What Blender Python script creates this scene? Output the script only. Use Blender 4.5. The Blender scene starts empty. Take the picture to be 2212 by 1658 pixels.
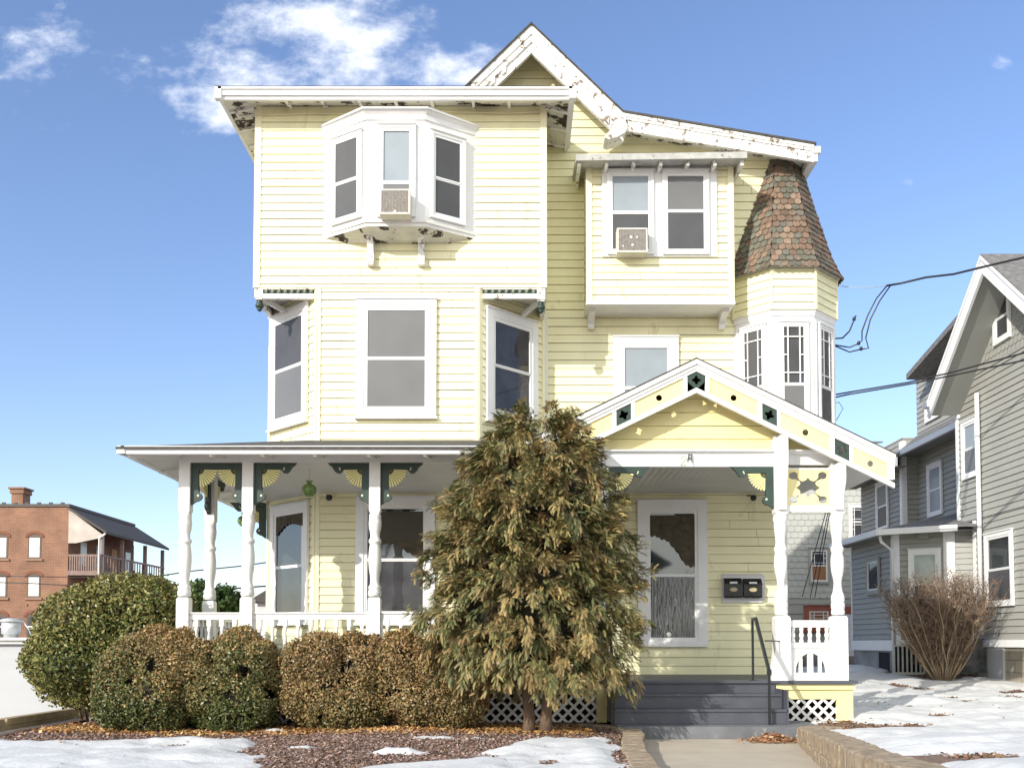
import bpy, math, random
import numpy as np
from mathutils import Vector
random.seed(7)
rng = np.random.default_rng(11)
R = math.radians
scene = bpy.context.scene
C = scene.collection

# ------------------------------------------------------------------ camera
CAM = (0.0, -14.5, 1.2)
TILT = R(2.5)
FPX, WPX, HPX = 2100.0, 2212.0, 1658.0       # focal length and frame of the photograph (px)
SX, SY = 14.0, 466.3
cd = bpy.data.cameras.new("camera")
cam = bpy.data.objects.new("camera", cd)
C.objects.link(cam)
cam.location = CAM
cam.rotation_euler = (R(90) + TILT, 0, 0)
cd.sensor_width = 36.0
cd.sensor_fit = 'HORIZONTAL'
cd.lens = 36.0 * FPX / WPX
cd.shift_x = -SX / WPX
cd.shift_y = SY / WPX
cd.clip_start = 0.1
cd.clip_end = 3000
scene.camera = cam

# ------------------------------------------------------------------ light, sky, exposure
SUN_DIR = Vector((0.89, 1.0, -0.60)).normalized()    # direction the light travels
elev = math.asin(-SUN_DIR.z)
azim = math.atan2(-SUN_DIR.x, -SUN_DIR.y)
sd = bpy.data.lights.new("sun", 'SUN')
sd.energy = 3.5
sd.angle = R(0.5)
sd.color = (1.0, 0.95, 0.85)
sun = bpy.data.objects.new("sun", sd)
C.objects.link(sun)
sun.rotation_euler = SUN_DIR.to_track_quat('-Z', 'Y').to_euler()
sun.location = (-20, -20, 20)

W = bpy.data.worlds.new("World")
scene.world = W
W.use_nodes = True
nt = W.node_tree
for n in list(nt.nodes):
    nt.nodes.remove(n)
def wn(t, **kw):
    n = nt.nodes.new(t)
    for k, v in kw.items():
        setattr(n, k, v)
    return n
def wm(op, a, b=None, c=None, clamp=False):
    n = wn('ShaderNodeMath', operation=op, use_clamp=clamp)
    for i, v in enumerate((a, b, c)):
        if v is None: continue
        if isinstance(v, (int, float)): n.inputs[i].default_value = v
        else: nt.links.new(v, n.inputs[i])
    return n.outputs[0]
SKY_STRENGTH = 0.15
sky = wn('ShaderNodeTexSky', sky_type='NISHITA')
sky.sun_disc = False
sky.sun_elevation = elev
sky.sun_rotation = azim
sky.altitude = 0
sky.air_density = 1.0
sky.dust_density = 0.6
sky.ozone_density = 2.0
tc = wn('ShaderNodeTexCoord')
sep = wn('ShaderNodeSeparateXYZ')
nt.links.new(tc.outputs['Generated'], sep.inputs[0])
yy = wm('MAXIMUM', sep.outputs['Y'], 0.05)
u = wm('DIVIDE', sep.outputs['X'], yy)
v = wm('DIVIDE', sep.outputs['Z'], yy)
uv = wn('ShaderNodeCombineXYZ')
nt.links.new(u, uv.inputs[0]); nt.links.new(v, uv.inputs[1])
def wnoise(scale, detail, rough, w=0.0):
    m = wn('ShaderNodeMapping'); m.inputs['Scale'].default_value = (1, 1.45, 1); m.inputs['Rotation'].default_value = (0, 0, .25); m.inputs['Location'].default_value = (w, w * .7, w)
    nt.links.new(uv.outputs[0], m.inputs[0])
    n = wn('ShaderNodeTexNoise'); n.inputs['Scale'].default_value = scale
    n.inputs['Detail'].default_value = detail; n.inputs['Roughness'].default_value = rough
    nt.links.new(m.outputs[0], n.inputs['Vector'])
    return n.outputs['Fac']
# cloud banks, as directions (x/y, z/y) and half sizes
CL = [(-.235, .590, .19, .055, 1), (-.13, .572, .14, .03, 1), (-.21, .655, .14, .055, 1), (-.06, .592, .09, .032, 1), (-.355, .580, .085, .022, .8), (-.30, .552, .07, .026, .8),
      (-.515, .618, .060, .055, 1), (.513, .612, .020, .016, .7), (.408, .482, .026, .014, .50), (-.15, .64, .07, .035, 1), (-.55, .44, .02, .012, .3)]
mask = None
for (cx_, cy_, rx_, ry_, am_) in CL:
    dx = wm('DIVIDE', wm('SUBTRACT', u, cx_), rx_)
    dy = wm('DIVIDE', wm('SUBTRACT', v, cy_), ry_)
    d = wm('SQRT', wm('ADD', wm('MULTIPLY', dx, dx), wm('MULTIPLY', dy, dy)))
    e = wm('MULTIPLY_ADD', d, -1.0, am_)
    mask = e if mask is None else wm('MAXIMUM', mask, e)
mask = wm('MAXIMUM', mask, -1.2)
n1 = wnoise(8.0, 12, .64, 3.1)
n2 = wnoise(30.0, 6, .6, 8.3)
dens = wm('ADD', wm('MULTIPLY', mask, 1.0), wm('ADD', wm('MULTIPLY', wm('SUBTRACT', n1, 0.5), 4.6), wm('MULTIPLY', wm('SUBTRACT', n2, 0.5), 1.5)))
mr = wn('ShaderNodeMapRange', interpolation_type='SMOOTHSTEP')
mr.inputs['From Min'].default_value = 0.0
mr.inputs['From Max'].default_value = 1.6
nt.links.new(dens, mr.inputs['Value'])
front = wm('GREATER_THAN', sep.outputs['Y'], 0.06)
cf = wm('MULTIPLY', wm('MULTIPLY', mr.outputs[0], front), 0.90)
hsv = wn('ShaderNodeHueSaturation')
hsv.inputs['Saturation'].default_value = 1.04
hsv.inputs['Value'].default_value = 1.0
nt.links.new(sky.outputs[0], hsv.inputs['Color'])
mix = wn('ShaderNodeMix', data_type='RGBA')
nt.links.new(cf, mix.inputs['Factor'])
tint = wn('ShaderNodeVectorMath', operation='MULTIPLY')
nt.links.new(hsv.outputs[0], tint.inputs[0]); tint.inputs[1].default_value = (1.13, 1.07, 1.17)
nt.links.new(tint.outputs[0], mix.inputs['A'])
mix.inputs['B'].default_value = (6.6, 6.8, 7.2, 1)
# broad bright cloud added unseen behind the viewpoint, over the street, to fill shade
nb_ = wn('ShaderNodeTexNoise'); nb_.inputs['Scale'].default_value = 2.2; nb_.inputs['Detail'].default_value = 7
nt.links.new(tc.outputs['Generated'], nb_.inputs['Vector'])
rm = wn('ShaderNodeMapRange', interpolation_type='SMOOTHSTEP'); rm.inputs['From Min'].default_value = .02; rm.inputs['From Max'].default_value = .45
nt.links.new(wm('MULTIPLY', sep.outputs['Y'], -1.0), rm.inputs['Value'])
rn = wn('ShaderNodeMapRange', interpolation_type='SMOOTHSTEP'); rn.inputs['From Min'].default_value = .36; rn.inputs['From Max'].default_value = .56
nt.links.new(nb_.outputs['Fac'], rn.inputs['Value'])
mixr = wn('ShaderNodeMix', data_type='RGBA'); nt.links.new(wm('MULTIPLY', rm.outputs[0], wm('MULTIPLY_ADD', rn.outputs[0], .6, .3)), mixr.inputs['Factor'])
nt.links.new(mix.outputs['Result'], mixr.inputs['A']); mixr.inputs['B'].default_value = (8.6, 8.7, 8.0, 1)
bg = wn('ShaderNodeBackground')
bg.inputs['Strength'].default_value = SKY_STRENGTH
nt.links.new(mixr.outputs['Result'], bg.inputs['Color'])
wo = wn('ShaderNodeOutputWorld')
nt.links.new(bg.outputs[0], wo.inputs['Surface'])

scene.view_settings.view_transform = 'Standard'
scene.view_settings.look = 'None'
scene.view_settings.exposure = 0.45
scene.view_settings.gamma = 1.0
scene.render.engine = 'CYCLES'
scene.cycles.max_bounces = 6
scene.cycles.diffuse_bounces = 4
scene.cycles.use_denoising = True

# ------------------------------------------------------------------ materials
MATS = {}
def mat(name, col, rough=.6, var=.06, vscale=3.0, bump=0.0, bscale=60.0, col2=None, thr=None, pscale=6.0, spec=.5, metal=0.0, attr=None, coat=0.0, stretch=(1, 1, 1), ior=None):
    """painted / natural surface: base colour with slow variation, optional patches of col2 where noise > thr"""
    if name in MATS: return MATS[name]
    m = bpy.data.materials.new(name); m.use_nodes = True
    t = m.node_tree; b = t.nodes['Principled BSDF']; L = t.links.new
    g = t.nodes.new('ShaderNodeNewGeometry')
    mp = t.nodes.new('ShaderNodeMapping'); mp.inputs['Scale'].default_value = stretch
    L(g.outputs['Position'], mp.inputs[0])
    n = t.nodes.new('ShaderNodeTexNoise'); n.inputs['Scale'].default_value = vscale; n.inputs['Detail'].default_value = 6
    L(mp.outputs[0], n.inputs['Vector'])
    mr = t.nodes.new('ShaderNodeMapRange'); mr.inputs['From Min'].default_value = .3; mr.inputs['From Max'].default_value = .7
    mr.inputs['To Min'].default_value = 1 - var; mr.inputs['To Max'].default_value = 1 + var
    L(n.outputs['Fac'], mr.inputs['Value'])
    base = None
    if attr:
        a = t.nodes.new('ShaderNodeAttribute'); a.attribute_name = attr; base = a.outputs['Color']
    else:
        c = t.nodes.new('ShaderNodeRGB'); c.outputs[0].default_value = (*col, 1); base = c.outputs[0]
    vm = t.nodes.new('ShaderNodeVectorMath'); vm.operation = 'SCALE'
    L(base, vm.inputs[0]); L(mr.outputs[0], vm.inputs['Scale'])
    out = vm.outputs[0]
    if col2 is not None:
        n2 = t.nodes.new('ShaderNodeTexNoise'); n2.inputs['Scale'].default_value = pscale; n2.inputs['Detail'].default_value = 8; n2.inputs['Roughness'].default_value = .68
        L(mp.outputs[0], n2.inputs['Vector'])
        m2 = t.nodes.new('ShaderNodeMapRange'); m2.inputs['From Min'].default_value = thr; m2.inputs['From Max'].default_value = thr + .03
        L(n2.outputs['Fac'], m2.inputs['Value'])
        mx = t.nodes.new('ShaderNodeMix'); mx.data_type = 'RGBA'
        L(m2.outputs[0], mx.inputs['Factor']); L(out, mx.inputs['A']); mx.inputs['B'].default_value = (*col2, 1)
        out = mx.outputs['Result']
    L(out, b.inputs['Base Color'])
    b.inputs['Roughness'].default_value = rough
    b.inputs['Metallic'].default_value = metal
    b.inputs['Specular IOR Level'].default_value = spec
    if coat: b.inputs['Coat Weight'].default_value = coat; b.inputs['Coat Roughness'].default_value = .03
    if ior: b.inputs['IOR'].default_value = ior
    if bump:
        n3 = t.nodes.new('ShaderNodeTexNoise'); n3.inputs['Scale'].default_value = bscale; n3.inputs['Detail'].default_value = 4
        L(mp.outputs[0], n3.inputs['Vector'])
        bp = t.nodes.new('ShaderNodeBump'); bp.inputs['Strength'].default_value = bump; bp.inputs['Distance'].default_value = .01
        L(n3.outputs['Fac'], bp.inputs['Height']); L(bp.outputs[0], b.inputs['Normal'])
    MATS[name] = m
    return m
def brickmat(name, c1, c2, cm, scale=1.0, bw=.22, bh=.075, mortar=.012, plane='xz'):
    m = bpy.data.materials.new(name); m.use_nodes = True
    t = m.node_tree; b = t.nodes['Principled BSDF']; L = t.links.new
    g = t.nodes.new('ShaderNodeNewGeometry'); s = t.nodes.new('ShaderNodeSeparateXYZ'); L(g.outputs['Position'], s.inputs[0])
    ad = t.nodes.new('ShaderNodeMath'); ad.operation = 'ADD'; L(s.outputs[0], ad.inputs[0]); L(s.outputs[1], ad.inputs[1])
    cb = t.nodes.new('ShaderNodeCombineXYZ'); L(ad.outputs[0], cb.inputs[0]); L(s.outputs[2], cb.inputs[1])
    br = t.nodes.new('ShaderNodeTexBrick'); L(cb.outputs[0], br.inputs['Vector'])
    br.inputs['Color1'].default_value = (*c1, 1); br.inputs['Color2'].default_value = (*c2, 1); br.inputs['Mortar'].default_value = (*cm, 1)
    br.inputs['Scale'].default_value = scale; br.inputs['Brick Width'].default_value = bw; br.inputs['Row Height'].default_value = bh
    br.inputs['Mortar Size'].default_value = mortar; br.inputs['Bias'].default_value = 0
    n = t.nodes.new('ShaderNodeTexNoise'); n.inputs['Scale'].default_value = .6; n.inputs['Detail'].default_value = 8; L(g.outputs['Position'], n.inputs['Vector'])
    mr = t.nodes.new('ShaderNodeMapRange'); mr.inputs['From Min'].default_value = .3; mr.inputs['From Max'].default_value = .7; mr.inputs['To Min'].default_value = .75; mr.inputs['To Max'].default_value = 1.2
    L(n.outputs['Fac'], mr.inputs['Value'])
    vm = t.nodes.new('ShaderNodeVectorMath'); vm.operation = 'SCALE'; L(br.outputs['Color'], vm.inputs[0]); L(mr.outputs[0], vm.inputs['Scale'])
    L(vm.outputs[0], b.inputs['Base Color']); b.inputs['Roughness'].default_value = .85
    bp = t.nodes.new('ShaderNodeBump'); bp.inputs['Strength'].default_value = .6; bp.inputs['Distance'].default_value = .01; bp.invert = True
    L(br.outputs['Fac'], bp.inputs['Height']); L(bp.outputs[0], b.inputs['Normal'])
    return m

YEL = mat('yellow_siding', (.84, .80, .525), .55, .07, 1.6, .15, 25, col2=(.75, .70, .46), thr=.60, pscale=3.2, stretch=(1, 1, .35))
YEL2 = mat('yellow_trim_paint', (.82, .72, .36), .5, .06, 3.0)
YELCB = mat('pale_yellow_corner', (.84, .80, .56), .5, .03, 3.0)
WHT = mat('white_paint', (.80, .79, .77), .45, .05, 4.0, .08, 40)
WHTV = mat('white_vinyl_trim', (.80, .80, .80), .38, .03, 5.0)
WPEEL = mat('peeling_white_paint', (.80, .79, .76), .6, .07, 5.0, .35, 70, col2=(.24, .19, .15), thr=.565, pscale=8.0)
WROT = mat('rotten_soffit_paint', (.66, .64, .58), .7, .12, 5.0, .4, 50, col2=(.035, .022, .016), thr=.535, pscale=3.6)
WGREY = mat('weathered_grey_trim', (.42, .42, .40), .7, .15, 8.0, .3, 60, col2=(.12, .11, .10), thr=.62, pscale=12)
CEIL = mat('porch_ceiling_paint', (.74, .735, .72), .5, .03, 3)
GRN = mat('dark_green_paint', (.028, .052, .042), .45, .15, 5, .2, 60)
SHING = mat('dark_roof_shingle', (.07, .065, .06), .9, .3, 14, .8, 40)
STEPM = mat('slate_grey_step_paint', (.075, .08, .10), .5, .12, 4, .1, 30, col2=(.2, .2, .22), thr=.68, pscale=7)
DARK = mat('dark_void', (.012, .012, .012), .9, 0)
BLK = mat('black_metal', (.015, .016, .018), .35, .1, 9)
SCRN = mat('insect_screen', (.060, .061, .068), .55, .12, 3, .25, 220, coat=.18)
SCRL = mat('screen_with_shade_behind', (.145, .145, .15), .5, .07, 2, .2, 220, coat=.2)
BLIND = mat('white_window_blind', (.27, .31, .35), .45, .06, 3, coat=.3)
GLS = mat('dark_window_glass', (.055, .055, .062), .03, .3, 3, .03, 4, spec=.5, ior=1.45)
GLSR = mat('reflecting_window_glass', (.03, .035, .04), .03, .4, 3, .02, 2, spec=1.0, ior=1.7)
CONC = mat('pale_concrete', (.46, .40, .32), .85, .08, 2.5, .3, 80, col2=(.36, .34, .30), thr=.66, pscale=5)
STONE = mat('tan_retaining_block', (.31, .24, .165), .9, .35, 12, .9, 45)
STONE2 = mat('grey_foundation_stone', (.30, .29, .28), .9, .3, 2.5, .9, 12)
GREYS = mat('grey_green_siding', (.345, .345, .32), .6, .06, 1.2, .1, 30)
GREYD = mat('grey_flat_panel', (.31, .315, .295), .6, .05, 1.2)
GREYSH = mat('grey_roof_shingle', (.17, .165, .165), .9, .3, 12, .8, 40)
MULCH = mat('red_brown_mulch', (.20, .13, .095), .95, .5, 30, 1.0, 70)
SNOW = mat('old_snow', (.645, .645, .645), .6, .10, 1.4, .8, 22, col2=(.45, .43, .42), thr=.66, pscale=16)
TIMB = mat('weathered_timber', (.36, .28, .17), .85, .25, 5, .5, 40)
DBRICK = mat('dark_edging_brick', (.10, .05, .035), .9, .3, 9, .6, 60)

# ------------------------------------------------------------------ mesh helpers
def tag(o, label=None, cat=None, group=None, kind=None):
    if label: o['label'] = label
    if cat: o['category'] = cat
    if group: o['group'] = group
    if kind: o['kind'] = kind
    return o
def empty(name, loc):
    o = bpy.data.objects.new(name, None); o.location = loc; o.empty_display_size = .3
    C.objects.link(o); return o
def wloc(o):
    v = Vector(o.location)
    return v + wloc(o.parent) if o.parent else v
class Fr:
    """vertical working plane: a runs along u, b is height, c goes outwards along n"""
    def __init__(s, ox, oy, ux, uy):
        l = math.hypot(ux, uy); s.o = (ox, oy); s.u = (ux / l, uy / l); s.n = (uy / l, -ux / l)
    def p(s, a, b, c=0.0):
        return (s.o[0] + a * s.u[0] + c * s.n[0], s.o[1] + a * s.u[1] + c * s.n[1], b)
    def sh(s, c):
        return Fr(s.o[0] + c * s.n[0], s.o[1] + c * s.n[1], *s.u)
def FX(y): return Fr(0, y, 1, 0)            # faces the street
def FL(x): return Fr(x, 0, 0, -1)           # faces left (-X); a = -Y
def FRt(x): return Fr(x, 0, 0, 1)           # faces right (+X); a = Y
def ray(px, py):
    x = (px - WPX / 2 - SX) / FPX; y = -(py - HPX / 2 - SY) / FPX
    return Vector((x, math.cos(TILT) - y * math.sin(TILT), math.sin(TILT) + y * math.cos(TILT)))
def A(F, px, py, c=0.0):
    """photo point -> (a, b) on plane F (pushed out by c)"""
    d = ray(px, py)
    ox, oy = F.o[0] + c * F.n[0], F.o[1] + c * F.n[1]
    t = ((ox - CAM[0]) * F.n[0] + (oy - CAM[1]) * F.n[1]) / (d.x * F.n[0] + d.y * F.n[1])
    P = (CAM[0] + d.x * t, CAM[1] + d.y * t, CAM[2] + d.z * t)
    return ((P[0] - ox) * F.u[0] + (P[1] - oy) * F.u[1], P[2])
def AR(F, x0, y0, x1, y1, c=0.0):
    """photo rectangle -> a0, a1, b0, b1"""
    xm, ym = (x0 + x1) / 2, (y0 + y1) / 2
    return (A(F, x0, ym, c)[0], A(F, x1, ym, c)[0], A(F, xm, y1, c)[1], A(F, xm, y0, c)[1])
SPLIT = {'corner_board', 'frieze_panel', 'quatrefoil_panel', 'foundation', 'moulding', 'skirt_board', 'porch_beam', 'porch_skirt', 'sill', 'boss', 'rail', 'gutter'}
class MB:
    def __init__(s): s.v = []; s.f = []; s.sm = []; s.col = []; s.parts = []
    def add(s, vs, fs, smooth=False):
        k = len(s.v); s.parts.append((k, k + len(vs), len(s.f), len(s.f) + len(fs))); s.v += [tuple(x) for x in vs]; s.f += [tuple(i + k for i in f) for f in fs]; s.sm += [smooth] * len(fs); return s
    def quad(s, *p): return s.add(p, [tuple(range(len(p)))])
    def box(s, F, a0, a1, b0, b1, c0, c1):
        if a0 > a1: a0, a1 = a1, a0
        if b0 > b1: b0, b1 = b1, b0
        if c0 > c1: c0, c1 = c1, c0
        vs = [F.p(a, b, c) for c in (c0, c1) for b in (b0, b1) for a in (a0, a1)]
        return s.add(vs, [(0, 2, 3, 1), (4, 5, 7, 6), (0, 1, 5, 4), (2, 6, 7, 3), (0, 4, 6, 2), (1, 3, 7, 5)])
    def wbox(s, x0, x1, y0, y1, z0, z1): return s.box(FX(0), x0, x1, z0, z1, -y0, -y1)
    def prism(s, F, poly, c0, c1):
        n = len(poly)
        vs = [F.p(a, b, c1) for a, b in poly] + [F.p(a, b, c0) for a, b in poly]
        return s.add(vs, [tuple(range(n)), tuple(range(2 * n - 1, n - 1, -1))] + [(i, i + n, (i + 1) % n + n, (i + 1) % n) for i in range(n)])
    def loft(s, top, bot):
        """solid between two polygons with the same number of points"""
        n = len(top)
        return s.add(list(top) + list(bot), [tuple(range(n)), tuple(range(2 * n - 1, n - 1, -1))] + [(i, i + n, (i + 1) % n + n, (i + 1) % n) for i in range(n)])
    def bar(s, p, q, w, h=None, up=(0, 0, 1)):
        h = h or w; p, q = Vector(p), Vector(q); d = (q - p).normalized(); up = Vector(up)
        if abs(d.dot(up)) > .98: up = Vector((0, 1, 0))
        x = d.cross(up).normalized(); y = x.cross(d)
        vs = [e + x * (i * w / 2) + y * (j * h / 2) for e in (p, q) for i, j in ((-1, -1), (1, -1), (1, 1), (-1, 1))]
        return s.add(vs, [(3, 2, 1, 0), (4, 5, 6, 7), (0, 1, 5, 4), (1, 2, 6, 5), (2, 3, 7, 6), (3, 0, 4, 7)])
    def tube(s, pts, r, seg=6):
        pts = [Vector(p) for p in pts]; n = len(pts); rs = r if isinstance(r, (list, tuple)) else [r] * n; vs = []
        for i, p in enumerate(pts):
            d = (pts[min(i + 1, n - 1)] - pts[max(i - 1, 0)]).normalized()
            up = Vector((0, 0, 1)) if abs(d.z) < .95 else Vector((0, 1, 0))
            x = d.cross(up).normalized(); y = x.cross(d)
            vs += [p + (x * math.cos(2 * math.pi * k / seg) + y * math.sin(2 * math.pi * k / seg)) * rs[i] for k in range(seg)]
        fs = [(i * seg + k, i * seg + (k + 1) % seg, (i + 1) * seg + (k + 1) % seg, (i + 1) * seg + k) for i in range(n - 1) for k in range(seg)]
        fs += [tuple(range(seg))[::-1], tuple(range((n - 1) * seg, n * seg))]
        return s.add(vs, fs, True)
    def lathe(s, x, y, prof, seg=16):
        """prof: (z, radius) from top to bottom or bottom to top"""
        vs = [(x + r * math.cos(2 * math.pi * k / seg), y + r * math.sin(2 * math.pi * k / seg), z) for z, r in prof for k in range(seg)]
        n = len(prof)
        fs = [(i * seg + k, i * seg + (k + 1) % seg, (i + 1) * seg + (k + 1) % seg, (i + 1) * seg + k) for i in range(n - 1) for k in range(seg)]
        fs += [tuple(range(seg))[::-1], tuple(range((n - 1) * seg, n * seg))]
        return s.add(vs, fs, True)
    def siding(s, F, z0, z1, ex, lo, hi, t=.015, zref=0.0):
        """clapboards as real lapped boards between lo(z) and hi(z)"""
        lo = lo if callable(lo) else (lambda z, q=lo: q); hi = hi if callable(hi) else (lambda z, q=hi: q)
        k = math.floor((z0 - zref) / ex); z = zref + k * ex; gp_ = min(.0065, ex * .05)
        s.add([F.p(lo(z0), z0, -.03), F.p(hi(z0), z0, -.03), F.p(max(hi(z1), lo(z1) + .001), z1, -.03), F.p(lo(z1), z1, -.03)], [(0, 1, 2, 3)])
        while z < z1 - 1e-4:
            zb, zt = max(z, z0), min(z + ex, z1)
            if zt - zb > .004:
                j = random.uniform(-.002, .002); w = random.uniform(-.0028, .0028)
                l0, h0, l1, h1 = lo(zb), hi(zb), lo(zt), hi(zt)
                if h0 > l0 + .01:
                    if h1 < l1: l1 = h1 = (l1 + h1) / 2
                    zt -= gp_
                    cuts = [0, 1] if h0 - l0 < 1.2 or h1 - l1 < 1.0 else [0, random.uniform(.12, .5), random.uniform(.55, .9), 1]
                    for c_ in range(len(cuts) - 1):      # board lengths, with open butt joints
                        f0, f1 = cuts[c_] + (.0045 / (h0 - l0) if c_ else 0), cuts[c_ + 1]; jj = j + random.uniform(-.0015, .0015)
                        x0, x1, y0, y1 = l0 + (h0 - l0) * f0, l0 + (h0 - l0) * f1, l1 + (h1 - l1) * f0, l1 + (h1 - l1) * f1; w0, w1 = w * (1 - 2 * f0), w * (1 - 2 * f1)
                        s.add([F.p(x0, zb + w0, t + jj), F.p(x1, zb + w1, t + jj), F.p(y1, zt + w1, .001), F.p(y0, zt + w0, .001), F.p(x0, zb + w0, -.03), F.p(x1, zb + w1, -.03)],
                              [(0, 1, 2, 3), (4, 5, 1, 0)])
            z += ex
        return s
    def build(s, name, m, parent=None, vcol=None, flip=False):
        if name in SPLIT and len(s.parts) > 1:      # pieces that do not touch become parts of their own
            bb = [(np.array(s.v[a:b]).min(0) - .006, np.array(s.v[a:b]).max(0) + .006) for a, b, _, _ in s.parts]; g = list(range(len(bb)))
            for i in range(len(bb)):
                for j in range(i):
                    if (bb[i][0] <= bb[j][1]).all() and (bb[j][0] <= bb[i][1]).all():
                        gi, gj = g[i], g[j]; g = [gj if q == gi else q for q in g]
            if len(set(g)) > 1:
                last = None
                for q in sorted(set(g)):
                    t = MB()
                    for i, (a, b, c, d) in enumerate(s.parts):
                        if g[i] == q: t.add(s.v[a:b], [tuple(x - a for x in f) for f in s.f[c:d]], s.sm[c])
                    t.parts = t.parts[:1]; last = t.build(name, m, parent)
                return last
        me = bpy.data.meshes.new(name)
        V = np.array(s.v, dtype=float)
        lo, hi = V.min(0), V.max(0)
        org = np.array([(lo[0] + hi[0]) / 2, (lo[1] + hi[1]) / 2, lo[2]])
        me.from_pydata([tuple(p) for p in (V - org)], [], s.f)
        me.polygons.foreach_set('use_smooth', s.sm)
        if s.col:
            a = me.color_attributes.new('Col', 'FLOAT_COLOR', 'CORNER')
            arr = np.repeat(np.array(s.col, dtype=float), [len(f) for f in s.f], axis=0)
            a.data.foreach_set('color', np.c_[arr, np.ones(len(arr))].ravel())
        me.materials.append(m); me.update()
        o = bpy.data.objects.new(name, me); C.objects.link(o)
        w = Vector(org)
        if parent: o.parent = parent; w = w - wloc(parent)
        o.location = w
        return o
def nmesh(name, V, Fq, m, parent=None, col=None, origin=None, smooth=False):
    """fast quad mesh from numpy arrays"""
    V = np.asarray(V, dtype=np.float32); Fq = np.asarray(Fq, dtype=np.int32)
    org = np.array(origin if origin is not None else [(V[:, 0].min() + V[:, 0].max()) / 2, (V[:, 1].min() + V[:, 1].max()) / 2, V[:, 2].min()], dtype=np.float32)
    me = bpy.data.meshes.new(name)
    k = Fq.shape[1]
    me.vertices.add(len(V)); me.vertices.foreach_set('co', (V - org).ravel())
    me.loops.add(Fq.size); me.loops.foreach_set('vertex_index', Fq.ravel())
    me.polygons.add(len(Fq)); me.polygons.foreach_set('loop_start', np.arange(0, Fq.size, k, dtype=np.int32))
    me.update(calc_edges=True)
    if smooth: me.polygons.foreach_set('use_smooth', [True] * len(Fq))
    if col is not None:
        a = me.color_attributes.new('Col', 'FLOAT_COLOR', 'CORNER')
        arr = np.repeat(np.asarray(col, dtype=np.float32), k, axis=0)
        a.data.foreach_set('color', np.c_[arr, np.ones(len(arr), dtype=np.float32)].ravel())
    me.materials.append(m); me.validate()
    o = bpy.data.objects.new(name, me); C.objects.link(o)
    w = Vector([float(x) for x in org])
    if parent: o.parent = parent; w = w - wloc(parent)
    o.location = w
    return o

def window(parent, F, a0, a1, b0, b1, cas=.11, casb=None, up=None, lw=None, split=.5, mcas=None, inner=.035, muntin=None, sill=True, name='window', shift=0.0, mbar=None, single=False):
    """double hung window: casing (the part), sashes, panes and sill as its pieces"""
    up = up or SCRN; lw = lw or up; mcas = mcas or WHTV; casb = cas if casb is None else casb; c = shift + .018
    m = MB()
    m.box(F, a0, a0 + cas, b0, b1, c, c + .042); m.box(F, a1 - cas, a1, b0, b1, c, c + .042)
    m.box(F, a0 + cas, a1 - cas, b1 - cas, b1, c, c + .040); m.box(F, a0 + cas, a1 - cas, b0, b0 + casb, c, c + .040)
    m.box(F, a0 - .012, a1 + .012, b1 + .001, b1 + .02, c, c + .06)
    w = m.build(name, mcas, parent)
    A0, A1, B0, B1 = a0 + cas, a1 - cas, b0 + casb, b1 - cas
    m = MB(); e = inner
    m.box(F, A0, A0 + e, B0, B1, c, c + .030); m.box(F, A1 - e, A1, B0, B1, c, c + .030)
    m.box(F, A0 + e, A1 - e, B1 - e, B1, c, c + .029); m.box(F, A0 + e, A1 - e, B0, B0 + e, c, c + .029)
    m.build('frame', WHTV, w)
    A0 += e; A1 -= e; B0 += e; B1 -= e
    if sill:
        MB().box(F, a0 - .02, a1 + .02, b0 - .035, b0 - .001, c, c + .07).build('sill', mcas, w)
    ms = B0 + (B1 - B0) * split; r = .022
    parts = [(B0, B1, lw)] if single else [(B0, ms, lw), (ms, B1, up)]
    for q, (u0, u1, pm) in enumerate(parts):
        d = .004 if q == 0 else .012
        m = MB()
        m.box(F, A0, A0 + r, u0, u1, c + .001, c + .018 + d); m.box(F, A1 - r, A1, u0, u1, c + .001, c + .018 + d)
        m.box(F, A0 + r, A1 - r, u0, u0 + r, c + .001, c + .017 + d); m.box(F, A0 + r, A1 - r, u1 - r, u1, c + .001, c + .017 + d)
        if muntin and (q == 1 or muntin[2]):
            g, k, _ = muntin; t = .008; ww, hh = A1 - A0 - 2 * r, u1 - u0 - 2 * r; x0, z0 = A0 + r, u0 + r
            for fa in (g, 1 - g): m.box(F, x0 + ww * fa - t, x0 + ww * fa + t, z0, z0 + hh, c + .002, c + .026 + d)
            for fb in (k, 1 - k) if q == 1 else (1 - k,): m.box(F, x0, x0 + ww, z0 + hh * fb - t, z0 + hh * fb + t, c + .002, c + .024 + d)
            for fa in (0, 1 - g):
                m.box(F, x0 + ww * fa, x0 + ww * (fa + g), z0 + hh * .5 - t, z0 + hh * .5 + t, c + .002, c + .024 + d)
        m.build('sash', WHTV, w)
        MB().box(F, A0 + r, A1 - r, u0 + r, u1 - r, c + .0015, c + .019 if pm is SCRN or pm is SCRL else c + .009).build('pane', pm, w)
    return w
# ================================================================== THE YELLOW HOUSE
Y_UP, Y_REC, Y_POST = 0.0, 1.15, -1.3
F0, F1, FP = FX(Y_UP), FX(Y_REC), FX(Y_POST)
house = empty('yellow_house', (0, 1.0, 0))
tag(house, 'three storey yellow clapboard house with white trim, corner turret and front porch', 'house')
EX = .125
zb3, zt3 = A(F0, 860, 622)[1], A(F0, 860, 229)[1]
XL, XR = -4.0, .41
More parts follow.
